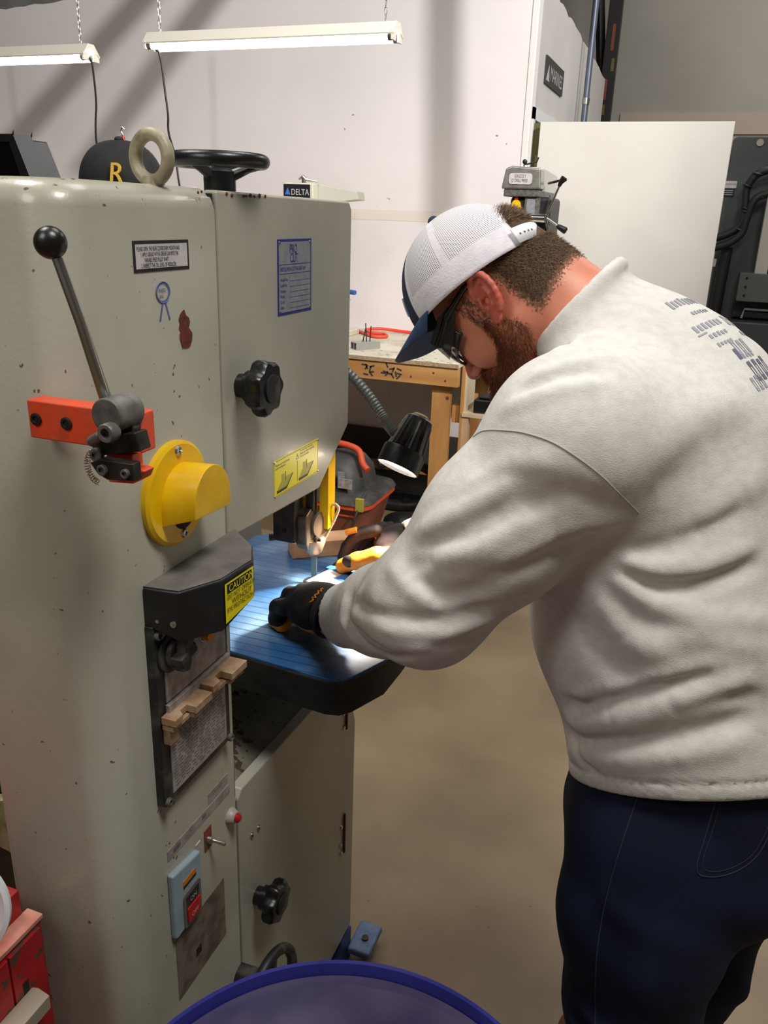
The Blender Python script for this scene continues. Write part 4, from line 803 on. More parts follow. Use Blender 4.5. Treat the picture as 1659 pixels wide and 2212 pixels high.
def mesh_sdf(fn, lo, hi, h):
    lo = np.asarray(lo, float); hi = np.asarray(hi, float); C4 = 4
    n = (np.ceil((hi-lo)/(h*C4)).astype(int))*C4+1
    nc = (n-1)//C4+1
    ax = [lo[i]+np.arange(nc[i])*h*C4 for i in range(3)]
    g = np.stack(np.meshgrid(*ax, indexing='ij'), -1).reshape(-1, 3); vc = fn(g).reshape(nc)
    near = np.abs(vc) < h*C4*2.2
    blk = near.copy()
    b = np.zeros(nc-1, bool)
    for i in (0, 1):
        for j in (0, 1):
            for k in (0, 1): b |= near[i:nc[0]-1+i, j:nc[1]-1+j, k:nc[2]-1+k]
    V = np.repeat(np.repeat(np.repeat(np.where(vc < 0, -1., 1.)[:-1, :-1, :-1], C4, 0), C4, 1), C4, 2)
    V = np.pad(V, ((0, 1),)*3, mode='edge').astype(np.float32)
    M_ = np.pad(np.repeat(np.repeat(np.repeat(b, C4, 0), C4, 1), C4, 2), ((0, 1),)*3, mode='edge')
    M2 = M_.copy(); M2[1:] |= M_[:-1]; M2[:, 1:] |= M2[:, :-1].copy(); M2[:, :, 1:] |= M2[:, :, :-1].copy()
    idx = np.argwhere(M2)
    for s in range(0, len(idx), 400000):
        q = idx[s:s+400000]; V[q[:, 0], q[:, 1], q[:, 2]] = fn(lo+q*h)
    I = V < 0
    cs = np.zeros(n-1, np.uint8)
    offs = [(i, j, k) for i in (0, 1) for j in (0, 1) for k in (0, 1)]
    for i, j, k in offs: cs += I[i:n[0]-1+i, j:n[1]-1+j, k:n[2]-1+k]
    act = np.argwhere((cs > 0) & (cs < 8)); cid = -np.ones(n-1, np.int64); cid[tuple(act.T)] = np.arange(len(act))
    acc = np.zeros((len(act), 3)); cnt = np.zeros(len(act))
    for a in offs:
        for d in range(3):
            if a[d]: continue
            e = list(a); e[d] = 1
            va = V[act[:, 0]+a[0], act[:, 1]+a[1], act[:, 2]+a[2]].astype(float); vb = V[act[:, 0]+e[0], act[:, 1]+e[1], act[:, 2]+e[2]].astype(float)
            m_ = (va < 0) != (vb < 0); t = np.where(m_, va/(np.where(m_, va-vb, 1)), 0)
            pt = np.array(a, float)[None]+0*t[:, None]; pt[:, d] += t; acc += np.where(m_[:, None], pt, 0); cnt += m_
    verts = lo+(act+acc/np.maximum(cnt, 1)[:, None])*h
    fs = []
    for d in range(3):
        u, w_ = (d+1) % 3, (d+2) % 3
        s0 = [slice(None)]*3; s1 = [slice(None)]*3; s0[d] = slice(0, n[d]-1); s1[d] = slice(1, n[d])
        A_, B_ = I[tuple(s0)], I[tuple(s1)]; e = np.argwhere(A_ != B_)
        ok = (e[:, u] > 0) & (e[:, w_] > 0) & (e[:, u] < n[u]-1) & (e[:, w_] < n[w_]-1); e = e[ok]
        def cc(du, dw):
            q = e.copy(); q[:, u] += du; q[:, w_] += dw; return cid[q[:, 0], q[:, 1], q[:, 2]]
        quad_ = np.stack([cc(-1, -1), cc(0, -1), cc(0, 0), cc(-1, 0)], 1)
        fl = ~A_[tuple(e.T)]; quad_[fl] = quad_[fl][:, ::-1]; fs.append(quad_)
    F_ = np.concatenate(fs); F_ = F_[(F_ >= 0).all(1)]
    # one Newton step onto the surface
    ev = h*.5; v0 = fn(verts); gr = np.stack([fn(verts+np.eye(3)[i]*ev)-fn(verts-np.eye(3)[i]*ev) for i in range(3)], 1)/(2*ev)
    g2 = (gr**2).sum(1)+1e-9; st = np.clip(v0/g2, -2*h, 2*h); st = np.where(np.abs(st) < h*1.2, st, 0); verts = verts-gr*st[:, None]*(1/1)
    return verts, F_
def np_obj(name, V, F_, mats, parent, mi=None, ang=None, label=None):
    me = bpy.data.meshes.new(name); me.vertices.add(len(V)); me.vertices.foreach_set('co', np.asarray(V, np.float32).ravel())
    F_ = np.asarray(F_); k = F_.shape[1]; me.loops.add(F_.size); me.loops.foreach_set('vertex_index', F_.ravel().astype(np.int32))
    me.polygons.add(len(F_)); me.polygons.foreach_set('loop_start', np.arange(0, F_.size, k, dtype=np.int32)); me.polygons.foreach_set('loop_total', np.full(len(F_), k, np.int32))
    for m_ in (mats if isinstance(mats, list) else [mats]): me.materials.append(m_)
    if mi is not None: me.polygons.foreach_set('material_index', np.asarray(mi, np.int32))
    me.polygons.foreach_set('use_smooth', [True]*len(F_)); me.update(calc_edges=True); me.validate()
    if ang: me.set_sharp_from_angle(angle=R(ang))
    o = bpy.data.objects.new(name, me); finish(o, parent); tag(o, label); return o
# ---------------------------------------------------------------- the person
man = thing('person', 'bearded person in grey long-sleeved shirt, jeans and mesh cap bending over the saw table', 'person', (.10,1.05,0))
hO = A3(-.252,1.162,1.515); hF = A3(-.4925,.085,-.866); hF /= np.linalg.norm(hF); hL = A3(-.17,-.985,0); hL /= np.linalg.norm(hL); hU = np.cross(hL, hF)*-1
if hU[2] < 0: hU = -hU
HM = np.stack([hF, hU, hL])
def H(f, u, l=0): return hO+hF*f+hU*u+hL*l
def s_head(p):
    q = (p-hO)@HM.T
    d = s_ell(q, (-.006,.038,0), (.093,.082,.074))
    d = smin(d, s_ell(q, (.038,-.008,0), (.060,.080,.064)), .03)
    d = smin(d, s_cap(q, (.0,-.045,.046), (.070,-.090,.020), .022, .024), .02); d = smin(d, s_cap(q, (.0,-.045,-.046), (.070,-.090,-.020), .022, .024), .02)
    d = smin(d, s_ell(q, (.082,-.092,0), (.022,.020,.026)), .015)
    d = smin(d, s_ell(q, (.080,.036,0), (.018,.014,.050)), .012)                      # brow
    for s in (-1, 1):
        d = smin(d, s_ell(q, (.066,-.018,.038*s), (.022,.020,.020)), .015)             # cheek
        d = smax(d, -s_ell(q, (.100,.014,.032*s), (.016,.013,.016)), .008)             # eye socket
        d = smin(d, np.linalg.norm(q-A3(.078,.014,.031*s), axis=1)-.0125, .002)        # eyeball and lid
    d = smin(d, s_cap(q, (.090,.022,0), (.114,-.016,0), .0065, .0105), .008)           # nose
    d = smin(d, s_ell(q, (.103,-.021,.012), (.010,.008,.007)), .005); d = smin(d, s_ell(q, (.103,-.021,-.012), (.010,.008,.007)), .005)
    d = smax(d, -s_ell(q, (.108,-.029,.007), (.005,.004,.0035)), .002)
    d = smin(d, s_ell(q, (.090,-.046,0), (.013,.0065,.024)), .005); d = smin(d, s_ell(q, (.089,-.057,0), (.012,.0065,.020)), .004)
    return d
def s_ear(p):
    q = (p-hO)@HM.T; o = None
    for s in (-1, 1):
        c, sn = math.cos(R(19)), math.sin(R(19)); flare = .34
        e0 = A3(-.006,.002,.079*s); up_ = A3(-sn,c,0); fwd = A3(c,sn,0); out = A3(0,0,s)
        fwd2 = fwd*math.cos(flare)-out*math.sin(flare); nrm = fwd*math.sin(flare)+out*math.cos(flare)
        M_ = np.stack([fwd2, up_, nrm]); r = (q-e0)@M_.T
        a = s_ell(r, (-.006,.0,0), (.0195,.030,.0065))
        a = smax(a, -s_ell(r, (-.004,.001,.007), (.0115,.0195,.0085)), .003)
        ts = np.linspace(-2.2, 2.35, 12); pts = [(-.006-.0195*math.cos(t)*(1 if True else 1), .003+.031*math.sin(t), .0035) for t in ts]
        pts = [(-.006+.0185*math.cos(t), .004+.0305*math.sin(t), .004) for t in np.linspace(.15, 4.3, 14)]
        a = smin(a, s_chain(r, pts, [.0042]*14, .002), .002)                            # helix
        pts = [(-.010,.012,.005),(-.0145,.0,.0055),(-.0105,-.013,.0055),(-.003,-.0165,.005)]
        a = smin(a, s_chain(r, pts, [.0032,.0034,.0034,.003], .002), .002)              # antihelix
        a = smin(a, s_ell(r, (.000,-.0285,.002), (.0090,.0085,.0045)), .004)           # lobe
        a = smin(a, s_ell(r, (.0085,-.004,.003), (.0045,.0075,.004)), .003)           # tragus
        a = smax(a, -s_cap(r, (.003,-.003,-.004), (.001,-.003,.012), .0042), .002)
        o = a if o is None else np.minimum(o, a)
    return o
NK0 = H(-.030,-.030); NK1 = A3(-.085,1.15,1.430)
def s_neck(p): return smin(s_cap(p, NK0, NK1, .062, .070), s_cap(p, H(-.05,.0), A3(-.10,1.15,1.475), .045, .058), .03)
# torso
LB = A3(-.44,-.90,0); LB /= np.linalg.norm(LB); FB = A3(-.90,.44,0)
TN = [(A3(.095,1.10,.84),.195,.170),(A3(.090,1.11,.96),.20,.176),(A3(.028,1.12,1.11),.20,.186),(A3(-.008,1.13,1.24),.20,.172),(A3(-.01,1.14,1.34),.19,.148),(A3(-.055,1.15,1.43),.14,.095)]
def s_torso(p, sh=0.0):
    o = None
    for i in range(len(TN)-1):
        (a, a0, b0), (b, a1, b1) = TN[i], TN[i+1]
        q = s_seg(p, a, b, LB, a0-sh, b0-sh, a1-sh, b1-sh); o = q if o is None else smin(o, q, .03)
    return o
SHL = A3(-.115,.965,1.375); ELL = A3(-.275,.925,1.150); WRL = A3(-.417,1.012,1.064)
SHR = A3(.02,1.31,1.375); ELR = A3(-.13,1.50,1.18); WRR = A3(-.415,1.315,1.065)
def s_arm(p, S, E_, W_, rs, k=.03):
    mid1 = (S+E_)/2; mid2 = (E_+W_)/2
    return s_chain(p, [S, mid1, E_, mid2, W_], rs, k)
FOLDS = [((-0.274,0.877,1.266),(-0.218,0.859,1.309),0.011,0.007),
    ((-0.218,0.859,1.309),(-0.164,0.862,1.349),0.011,0.007),
    ((-0.264,0.864,1.252),(-0.209,0.849,1.286),0.011,-0.006),
    ((-0.209,0.849,1.286),(-0.17,0.855,1.315),0.011,-0.006),
    ((-0.255,0.857,1.241),(-0.196,0.846,1.267),0.013,0.006),
    ((-0.196,0.846,1.267),(-0.13,0.861,1.317),0.013,0.006),
    ((-0.282,0.863,1.222),(-0.246,0.854,1.247),0.009,-0.005),
    ((-0.307,0.874,1.216),(-0.275,0.852,1.204),0.012,0.006),
    ((-0.275,0.852,1.204),(-0.244,0.848,1.193),0.012,0.006),
    ((-0.28,0.858,1.212),(-0.231,0.85,1.201),0.012,-0.006),
    ((-0.231,0.85,1.201),(-0.183,0.853,1.221),0.012,-0.006),
    ((-0.361,0.898,1.147),(-0.291,0.843,1.165),0.01,-0.005),
    ((-0.291,0.843,1.165),(-0.229,0.85,1.171),0.01,-0.005),
    ((-0.229,0.85,1.171),(-0.179,0.867,1.192),0.01,-0.005),
    ((-0.369,0.902,1.127),(-0.296,0.843,1.145),0.01,0.005),
    ((-0.296,0.843,1.145),(-0.229,0.852,1.152),0.01,0.005),
    ((-0.229,0.852,1.152),(-0.171,0.887,1.172),0.01,0.005),
    ((-0.388,0.924,1.137),(-0.389,0.916,1.106),0.006,0.005),
    ((-0.389,0.916,1.106),(-0.364,0.908,1.081),0.006,0.005),
    ((-0.375,0.915,1.147),(-0.377,0.908,1.113),0.006,-0.006),
    ((-0.377,0.908,1.113),(-0.339,0.895,1.086),0.006,-0.006),
    ((-0.339,0.895,1.086),(-0.272,0.847,1.116),0.006,-0.006),
    ((-0.354,0.895,1.167),(-0.36,0.895,1.129),0.008,0.005),
    ((-0.36,0.895,1.129),(-0.303,0.848,1.128),0.008,0.005),
    ((-0.303,0.848,1.128),(-0.249,0.846,1.132),0.008,0.005),
    ((-0.223,0.871,1.327),(-0.172,0.867,1.368),0.013,0.004),
    ((-0.172,0.867,1.368),(-0.12,0.855,1.378),0.013,0.004),
    ((-0.15,0.858,1.32),(-0.103,0.858,1.348),0.015,-0.004),
    ((-0.103,0.858,1.348),(-0.06,0.88,1.333),0.015,-0.004),
    ((-0.179,0.847,1.256),(-0.114,0.871,1.295),0.018,0.005),
    ((-0.114,0.871,1.295),(-0.054,0.902,1.305),0.018,0.005),
    ((-0.189,0.849,1.233),(-0.122,0.871,1.265),0.014,-0.004),
    ((-0.122,0.871,1.265),(-0.072,0.898,1.292),0.014,-0.004),
    ((-0.042,0.926,1.253),(-0.003,0.928,1.245),0.012,0.006),
    ((-0.003,0.928,1.245),(0.041,0.941,1.253),0.012,0.006),
    ((0.041,0.941,1.253),(0.093,0.979,1.274),0.012,0.006),
    ((-0.043,0.927,1.238),(0.0,0.927,1.225),0.012,-0.006),
    ((0.0,0.927,1.225),(0.049,0.94,1.232),0.012,-0.006),
    ((0.049,0.94,1.232),(0.106,0.982,1.255),0.012,-0.006),
    ((-0.048,0.927,1.234),(-0.007,0.925,1.207),0.014,0.007),
    ((-0.007,0.925,1.207),(0.045,0.931,1.194),0.014,0.007),
    ((0.045,0.931,1.194),(0.121,0.966,1.191),0.014,0.007),
    ((-0.04,0.925,1.259),(0.008,0.935,1.276),0.013,-0.004),
    ((0.008,0.935,1.276),(0.076,0.982,1.316),0.013,-0.004),
    ((-0.065,0.932,1.198),(-0.028,0.924,1.161),0.016,0.006),
    ((-0.028,0.924,1.161),(0.022,0.917,1.145),0.016,0.006),
    ((-0.085,0.943,1.164),(-0.05,0.927,1.123),0.018,-0.005),
    ((-0.05,0.927,1.123),(-0.004,0.915,1.108),0.018,-0.005),
    ((-0.088,0.977,1.011),(-0.049,0.933,1.058),0.013,-0.009),
    ((-0.049,0.933,1.058),(0.008,0.914,1.099),0.013,-0.009),
    ((0.008,0.914,1.099),(0.075,0.925,1.134),0.013,-0.009),
    ((-0.079,0.954,1.044),(-0.039,0.926,1.074),0.012,0.006),
    ((-0.039,0.926,1.074),(0.016,0.915,1.117),0.012,0.006),
    ((0.016,0.915,1.117),(0.083,0.93,1.146),0.012,0.006),
    ((-0.08,0.978,0.991),(-0.023,0.927,1.038),0.016,0.009),
    ((-0.023,0.927,1.038),(0.036,0.915,1.087),0.016,0.009),
    ((0.036,0.915,1.087),(0.107,0.936,1.124),0.016,0.009),
    ((-0.087,1.005,0.953),(-0.02,0.929,1.01),0.014,-0.006),
    ((-0.02,0.929,1.01),(0.057,0.916,1.047),0.014,-0.006),
    ((0.057,0.916,1.047),(0.134,0.945,1.082),0.014,-0.006),
    ((-0.077,0.995,0.936),(-0.017,0.929,0.984),0.016,0.006),
    ((-0.017,0.929,0.984),(0.046,0.913,1.019),0.016,0.006),
    ((0.046,0.913,1.019),(0.119,0.93,1.048),0.016,0.006),
    ((-0.074,0.983,0.96),(-0.061,0.971,0.942),0.008,-0.005),
    ((-0.061,0.971,0.942),(-0.037,0.946,0.945),0.008,-0.005),
    ((0.001,0.919,1.151),(0.048,0.927,1.176),0.016,0.005),
    ((0.048,0.927,1.176),(0.121,0.953,1.161),0.016,0.005),
    ((0.021,0.915,1.077),(0.089,0.927,1.106),0.012,-0.005),
    ((0.089,0.927,1.106),(0.137,0.95,1.098),0.012,-0.005),
    ((-0.148,0.946,1.478),(-0.139,1.04,1.48),0.008,0.004),
    ((-0.139,1.04,1.48),(-0.107,1.035,1.491),0.008,0.004),
    ((-0.152,0.924,1.47),(-0.124,0.938,1.481),0.007,-0.004),
    ((-0.124,0.938,1.481),(-0.09,0.992,1.483),0.007,-0.004),
    ((-0.163,0.909,1.456),(-0.125,0.918,1.474),0.008,0.004),
    ((-0.125,0.918,1.474),(-0.08,0.95,1.478),0.008,0.004),
    ((-0.175,0.899,1.439),(-0.136,0.9,1.46),0.008,-0.004),
    ((-0.136,0.9,1.46),(-0.09,0.915,1.47),0.008,-0.004),
    ((-0.188,0.896,1.42),(-0.142,0.885,1.445),0.01,0.004),
    ((-0.142,0.885,1.445),(-0.091,0.897,1.458),0.01,0.004),
    ((-0.151,1.065,1.499),(-0.138,1.075,1.521),0.006,0.003),
    ((-0.138,1.075,1.521),(-0.12,1.094,1.543),0.006,0.003),
    ((-0.029,0.897,1.379),(0.011,0.967,1.419),0.03,0.004),
    ((0.011,0.967,1.419),(0.058,1.028,1.434),0.03,0.004),
    ((-0.016,0.917,1.344),(0.031,0.961,1.381),0.025,-0.004),
    ((0.031,0.961,1.381),(0.088,1.025,1.4),0.025,-0.004),
    ((0.029,0.947,1.303),(0.073,0.985,1.336),0.02,0.004),
    ((0.073,0.985,1.336),(0.101,1.019,1.348),0.02,0.004)]
def foldf(p):
    o = np.zeros(len(p)); p = p.astype(np.float32)
    for a, b, w_, amp in FOLDS:
        a = np.asarray(a, float); b = np.asarray(b, float); d = b-a; t = np.clip(((p-a)@d)/(d@d), 0, 1); r2 = ((p-a-t[:, None]*d)**2).sum(1)
        o += 1.35*amp*np.exp(-r2/(w_*w_))*(1-.6*np.abs(2*t-1)**3)
    return o
ND = (NK0-NK1); ND /= np.linalg.norm(ND); NP_ = A3(-.150,1.15,1.512)+ND*.004
def s_shirt0(p):
    d = s_torso(p)
    d = smin(d, s_cap(p, TN[4][0], SHL, .12, .108), .05); d = smin(d, s_cap(p, TN[4][0], SHR, .12, .105), .05)
    d = smin(d, s_cap(p, A3(-.03,1.15,1.42), A3(-.125,1.15,1.478), .10, .086), .04)
    al = s_arm(p, SHL, ELL, WRL, [.100,.092,.077,.060,.049]); d = smin(d, al, .018)
    ar = s_arm(p, SHR, ELR, WRR, [.100,.085,.075,.060,.048]); d = smin(d, ar, .018)
    return d
def s_shirt(p):
    d = s_shirt0(p)-foldf(p)
    d = smax(d, (p-NP_)@ND, .006)
    q = p-(NP_-ND*.004); ax_ = q@ND; rad = np.sqrt(np.maximum((q*q).sum(1)-ax_*ax_, 0))
    d = smin(d, np.sqrt((rad-.076)**2+(ax_*.55)**2)-.0045, .012)
    # hem with a stitched band
    hz = .860+.27*(np.clip(p[:, 0], -.12, .16)+.09)+.416*(1.05-np.clip(p[:, 1], .9, 1.12))
    d = d-.003*np.exp(-((p[:, 2]-hz-.024)/.003)**2)*-1
    d = smax(d, hz-p[:, 2], .004)
    for W_, E_ in ((WRL, ELL), (WRR, ELR)):
        w = (W_-E_)/np.linalg.norm(W_-E_); near = np.linalg.norm(p-W_, axis=1) < .12
        cut = (p-(W_+w*.012))@w; d = np.where(near, smax(d, cut, .004), d)
        hole = s_cap(p, W_-w*.03, W_+w*.06, .040); d = np.where(near, smax(d, -hole, .004), d)
    return d
def lim(pts): return pts
SHIRT = mat('heather grey knit', (222,219,214), .9, c2=(212,209,205), scale=70, detail=6, bump=.25, bscale=420, stretch=(1,1,1.6), spec=.2)
V, Fq = mesh_sdf(s_shirt, (-.56,.72,.80), (.36,1.66,1.66), .0055)
shirt = np_obj('shirt', V, Fq, SHIRT, man, label='grey long-sleeved shirt')

# jeans
LH, LK, LA = A3(.045,1.00,.84), A3(.052,.96,.57), A3(.100,.98,.10)
RH, RK, RA = A3(.165,1.17,.84), A3(.135,1.13,.52), A3(.13,1.27,.10)
def s_jeans(p):
    d = s_seg(p, A3(.095,1.10,1.00), A3(.095,1.09,.82), LB, .176, .152, .190, .180)
    d = smin(d, s_chain(p, [LH, (LH+LK)/2, LK, (LK+LA)/2, LA], [.116,.112,.090,.080,.074], .03), .02)
    r = s_chain(p, [RH, (RH+RK)/2, RK, (RK+RA)/2, RA], [.106,.096,.084,.078,.072], .03)
    d = smin(d, r, .012)
    z = p[:, 2]
    for a, b, w_, amp in (((-.10,.93,.63),(.02,.86,.60),.012,.006),((-.09,.92,.585),(.03,.86,.56),.012,.007),((-.07,.90,.54),(.04,.86,.52),.014,.006),((.0,.87,.80),(.10,.90,.76),.02,.006),((.05,.88,.70),(.12,.93,.62),.018,.007),((.16,1.05,.62),(.22,1.08,.52),.02,.007),((.15,1.04,.50),(.22,1.08,.44),.02,.007)):
        a = A3(*a); b = A3(*b); dd = b-a; t = np.clip(((p-a)@dd)/(dd@dd), 0, 1); d = d-amp*np.exp(-(((p-a-t[:, None]*dd)**2).sum(1))/(w_*w_))
    d = smax(d, z-1.0, .01); return smax(d, .07-z, .01)
DENIM = mat('dark blue denim', (17,23,42), .85, c2=(28,38,66), scale=9, detail=8, lo=.4, hi=.75, bump=.3, bscale=500, spec=.2)
V, Fq = mesh_sdf(s_jeans, (-.16,.80,.05), (.36,1.36,1.03), .0065)
jeans = np_obj('jeans', V, Fq, DENIM, man, label='dark blue jeans')
def trace(fn, pts, dr, far=.3, n=60):
    pts = np.asarray(pts, float).copy(); dr = np.asarray(dr, float); dr = dr/np.linalg.norm(dr); t = np.zeros(len(pts))
    for _ in range(n): t += np.clip(fn(pts+t[:, None]*dr), -.02, .05)*.8
    return pts+t[:, None]*dr
def seam(name, pts, fn, dr, r, m_, parent, off=.0, n=14, dash=None):
    sp0 = np.array([list(q) for q in spline(pts, n)]); s = trace(fn, sp0, dr)
    if dash is None: return obj(name, MB().tube([tuple(q) for q in s], r, 6), m_, parent, ang=80)
    mb = MB()
    for i in range(0, len(s)-1, 2): mb.tube([tuple(s[i]), tuple(s[i+1])], r, 5)
    return obj(name, mb, m_, parent, ang=80)
THR = mat('faded seam', (38,42,54), .9)
DY = (0,1,0)
seam('side_seam', [(.022,.70,.965),(.004,.70,.87),(-.004,.70,.756),(.004,.70,.64),(.018,.70,.54),(.04,.70,.3),(.05,.7,.1)], s_jeans, DY, .0010, THR, jeans)
seam('pocket_seam', [(.094,.70,.965),(.090,.70,.92),(.0865,.70,.875),(.105,.70,.866),(.130,.70,.872),(.150,.70,.890),(.160,.70,.915),(.168,.70,.95)], s_jeans, (.05,1,0), .0010, THR, jeans, n=8)
seam('pocket_seam', [(.100,.70,.965),(.096,.70,.92),(.092,.70,.881),(.107,.70,.873),(.129,.70,.879),(.146,.70,.895),(.155,.70,.918),(.162,.70,.95)], s_jeans, (.05,1,0), .0006, THR, jeans, n=8)
# boots
BOOT = mat('tan boot leather', (140,88,52), .6, c2=(110,66,38), scale=20)
for A_, nm in ((LA, 'left'), (RA, 'right')):
    f_ = FB/np.linalg.norm(FB); a_ = A3(A_[0], A_[1], 0)
    fn = lambda p: smax(smin(s_cap(p, a_+A3(0,0,.13), a_+A3(0,0,.05), .058, .048), s_seg(p, a_+A3(0,0,.035), a_+f_*.17+A3(0,0,.030), LB, .042, .040, .046, .034), .03), .002-p[:, 2], .003)
    V, Fq = mesh_sdf(fn, a_-A3(.30,.12,.01), a_+A3(.10,.24,.20), .006); np_obj('boot', V, Fq, BOOT, man)

# hands
def fingers(K, d1, d2, d3, lens, r, n=4):
    out = []
    for i, k in enumerate(K):
        s = lens[i]; p0 = k; p1 = p0+d1[i]*s*.45; p2 = p1+d2[i]*s*.32; p3 = p2+d3[i]*s*.25; out.append(([p0, p1, p2, p3], [r, r*.95, r*.9, r*.82]))
    return out
nz_ = lambda v: np.asarray(v, float)/np.linalg.norm(v)
dL = nz_((-.83,.56,-.10)); eL = nz_((.56,.83,0))
KL = [A3(-.515,1.073,1.056)+eL*x+A3(0,0,-.012*abs(x/.03)**2) for x in (-.036,-.012,.012,.034)]
FL = fingers(KL, [nz_(dL*1+A3(0,0,-.35))]*4, [nz_(dL*.25+A3(0,0,-1))]*4, [nz_(-dL*.8+A3(0,0,-.25))]*4, [.072,.082,.086,.078], .0145)
thL = [A3(-.475,1.070,1.034), A3(-.485,1.110,1.030), A3(-.508,1.140,1.022), A3(-.528,1.158,1.014)]
def s_handL(p, e=0.0):
    M_ = np.stack([dL, nz_(np.cross(dL, eL)), eL])
    d = s_ell(p, (-.490,1.056,1.044), (.050,.036,.048), M_)
    d = smin(d, s_cap(p, WRL+A3(.04,-.02,.003), A3(-.466,1.045,1.046), .036, .036), .02)
    for pts, rs in FL: d = smin(d, s_chain(p, pts, rs, .006), .008)
    d = smin(d, s_chain(p, thL, [.016,.015,.013,.011], .006), .010)
    return d+e
dR = nz_((-.80,.05,-.45))
eR = nz_((.10,-.55,-.40))    # towards the thumb side, facing the camera
KR = [A3(-.490,1.318,1.076)+v for v in (A3(0,-.010,.006), A3(.004,.012,.004), A3(.010,.034,-.002), A3(.018,.054,-.010))]
FR = fingers(KR, [nz_((-.80,-.05,-.30))]*4, [nz_((-.55,-.15,-.85))]*4, [nz_((-.35,-.10,-.95))]*4, [.092,.086,.080,.068], .0115)
thR = [A3(-.438,1.280,1.050), A3(-.470,1.262,1.052), A3(-.505,1.255,1.040), A3(-.535,1.262,1.022)]
def s_handR(p, e=0.0):
    M_ = np.stack([nz_((-.90,.05,-.2)), nz_((-.2,-.1,.9)), nz_((.05,.95,.1))])
    d = s_ell(p, (-.452,1.325,1.064), (.048,.024,.044), M_)
    d = smin(d, s_cap(p, (-.40,1.325,1.062), (-.440,1.322,1.062), .033, .030), .02)
    for pts, rs in FR: d = smin(d, s_chain(p, pts, rs, .004), .005)
    d = smin(d, s_chain(p, thR, [.017,.0155,.0135,.012], .006), .010)
    return d+e
TBL = lambda p: TZ+.0015-p[:, 2]
GLV = mat('black work glove', (17,16,17), .75, c2=(34,31,32), scale=26, bump=.3, bscale=220, spec=.25)
GLY = mat('yellow glove leather', (226,150,34), .55, c2=(196,120,26), scale=26, bump=.25, bscale=120)
V, Fq = mesh_sdf(lambda p: smax(s_handL(p), TBL(p), .003), (-.62,.98,.985), (-.41,1.19,1.12), .0028)
gl = np_obj('glove', V, Fq, GLV, man, label='black work glove on the near hand')
# yellow palm of the near glove: underside strip
V, Fq = mesh_sdf(lambda p: smax(smax(s_handL(p)-.0012, (p-A3(-.53,1.03,1.0085))@nz_((-.45,-.25,1)), .002), TBL(p), .002), (-.62,.98,.985), (-.42,1.19,1.06), .0024)
np_obj('glove_palm', V, Fq, GLY, gl, label='yellow leather palm')
wst = obj('wrist_strap', MB().tube([tuple(A3(-.448,1.033,1.053)+(eL*math.cos(t)*.040+A3(0,0,1)*math.sin(t)*.039)) for t in np.linspace(0, 2*math.pi, 28)[:-1]], .006, 8, closed=True), mat('black elastic', (24,23,24), .8), gl)
obj('brand_stitch', MB().tube([tuple(A3(-.453,1.036,1.053)+(eL*math.cos(t)*.047+A3(0,0,1)*math.sin(t)*.0455)+dL*.004*math.sin(i*2.5)) for i, t in enumerate(np.linspace(2.0, 2.6, 12))], .0012, 5), GLY, gl)
V, Fq = mesh_sdf(lambda p: smax(s_handR(p), TBL(p), .003), (-.64,1.20,.985), (-.36,1.42,1.12), .0028)
gr_ = np_obj('glove', V, Fq, mat('plum black glove', (30,25,28), .75, c2=(52,42,46), scale=26, bump=.3, bscale=220, spec=.25), man, label='black and yellow work glove on the far hand')
# yellow leather of the thumb and the finger pads facing the camera
def s_yr(p):
    a = s_chain(p, thR, [.0185,.0168,.0150,.0135], .006)
    b = s_chain(p, [A3(-.430,1.296,1.036), A3(-.462,1.292,1.024), A3(-.500,1.283,1.012)], [.013,.014,.010], .008)
    return np.minimum(a, b)
V, Fq = mesh_sdf(lambda p: smax(s_yr(p), TBL(p), .002), (-.62,1.20,.985), (-.38,1.35,1.09), .0024)
np_obj('glove_palm', V, Fq, GLY, gr_, label='yellow leather thumb and palm')
obj('knuckle_patch', MB().sphere((-.5165,1.2455,1.040), .0135, 18, (1,.5,.85)), GLV, gr_)
obj('finger_stripe', MB().tube([(-.525,1.300,1.080),(-.545,1.298,1.072)], .006, 8), GLY, gr_)

# body under the clothes, one continuous skin
def s_body(p):
    d = s_torso(p, .045); d = smin(d, smax(s_neck(p)+.01, (p-NP_)@ND+.03, .005), .02)
    for S, E_, W_ in ((SHL, ELL, WRL), (SHR, ELR, WRR)): d = smin(d, s_arm(p, S, E_, W_, [.06,.052,.044,.036,.026]), .02)
    d = smin(d, s_handL(p, .004), .01); d = smin(d, s_handR(p, .004), .01)
    d = smin(d, s_chain(p, [LH, LK, LA, A3(LA[0], LA[1], .06)], [.085,.060,.042,.035], .03), .03); d = smin(d, s_chain(p, [RH, RK, RA, A3(RA[0], RA[1], .06)], [.085,.060,.042,.035], .03), .03)
    return d
SKIN = mat('skin', (214,140,112), .48, c2=(202,118,94), scale=14, detail=3, lo=.35, hi=.7, bump=.12, bscale=260)
SKINR = mat('flushed skin', (208,112,92), .45, c2=(196,98,80), scale=20, bump=.1, bscale=260)
SCALP = mat('short brown hair base', (84,64,50), .9, c2=(104,80,62), scale=60, bump=.5, bscale=300)
nq = lambda p: (p-hO)@HM.T
V1, F1 = mesh_sdf(lambda p: smin(smin(s_head(p), s_neck(p), .02), s_ear(p), .004), (-.42,1.03,1.28), (-.06,1.30,1.66), .0022)
V2, F2 = mesh_sdf(s_body, (-.62,.84,.04), (.33,1.62,1.50), .011)
Q = nq(V1)[F1].mean(1)
ear_m = (np.abs(s_ear(V1[F1].mean(1))) < .0012)
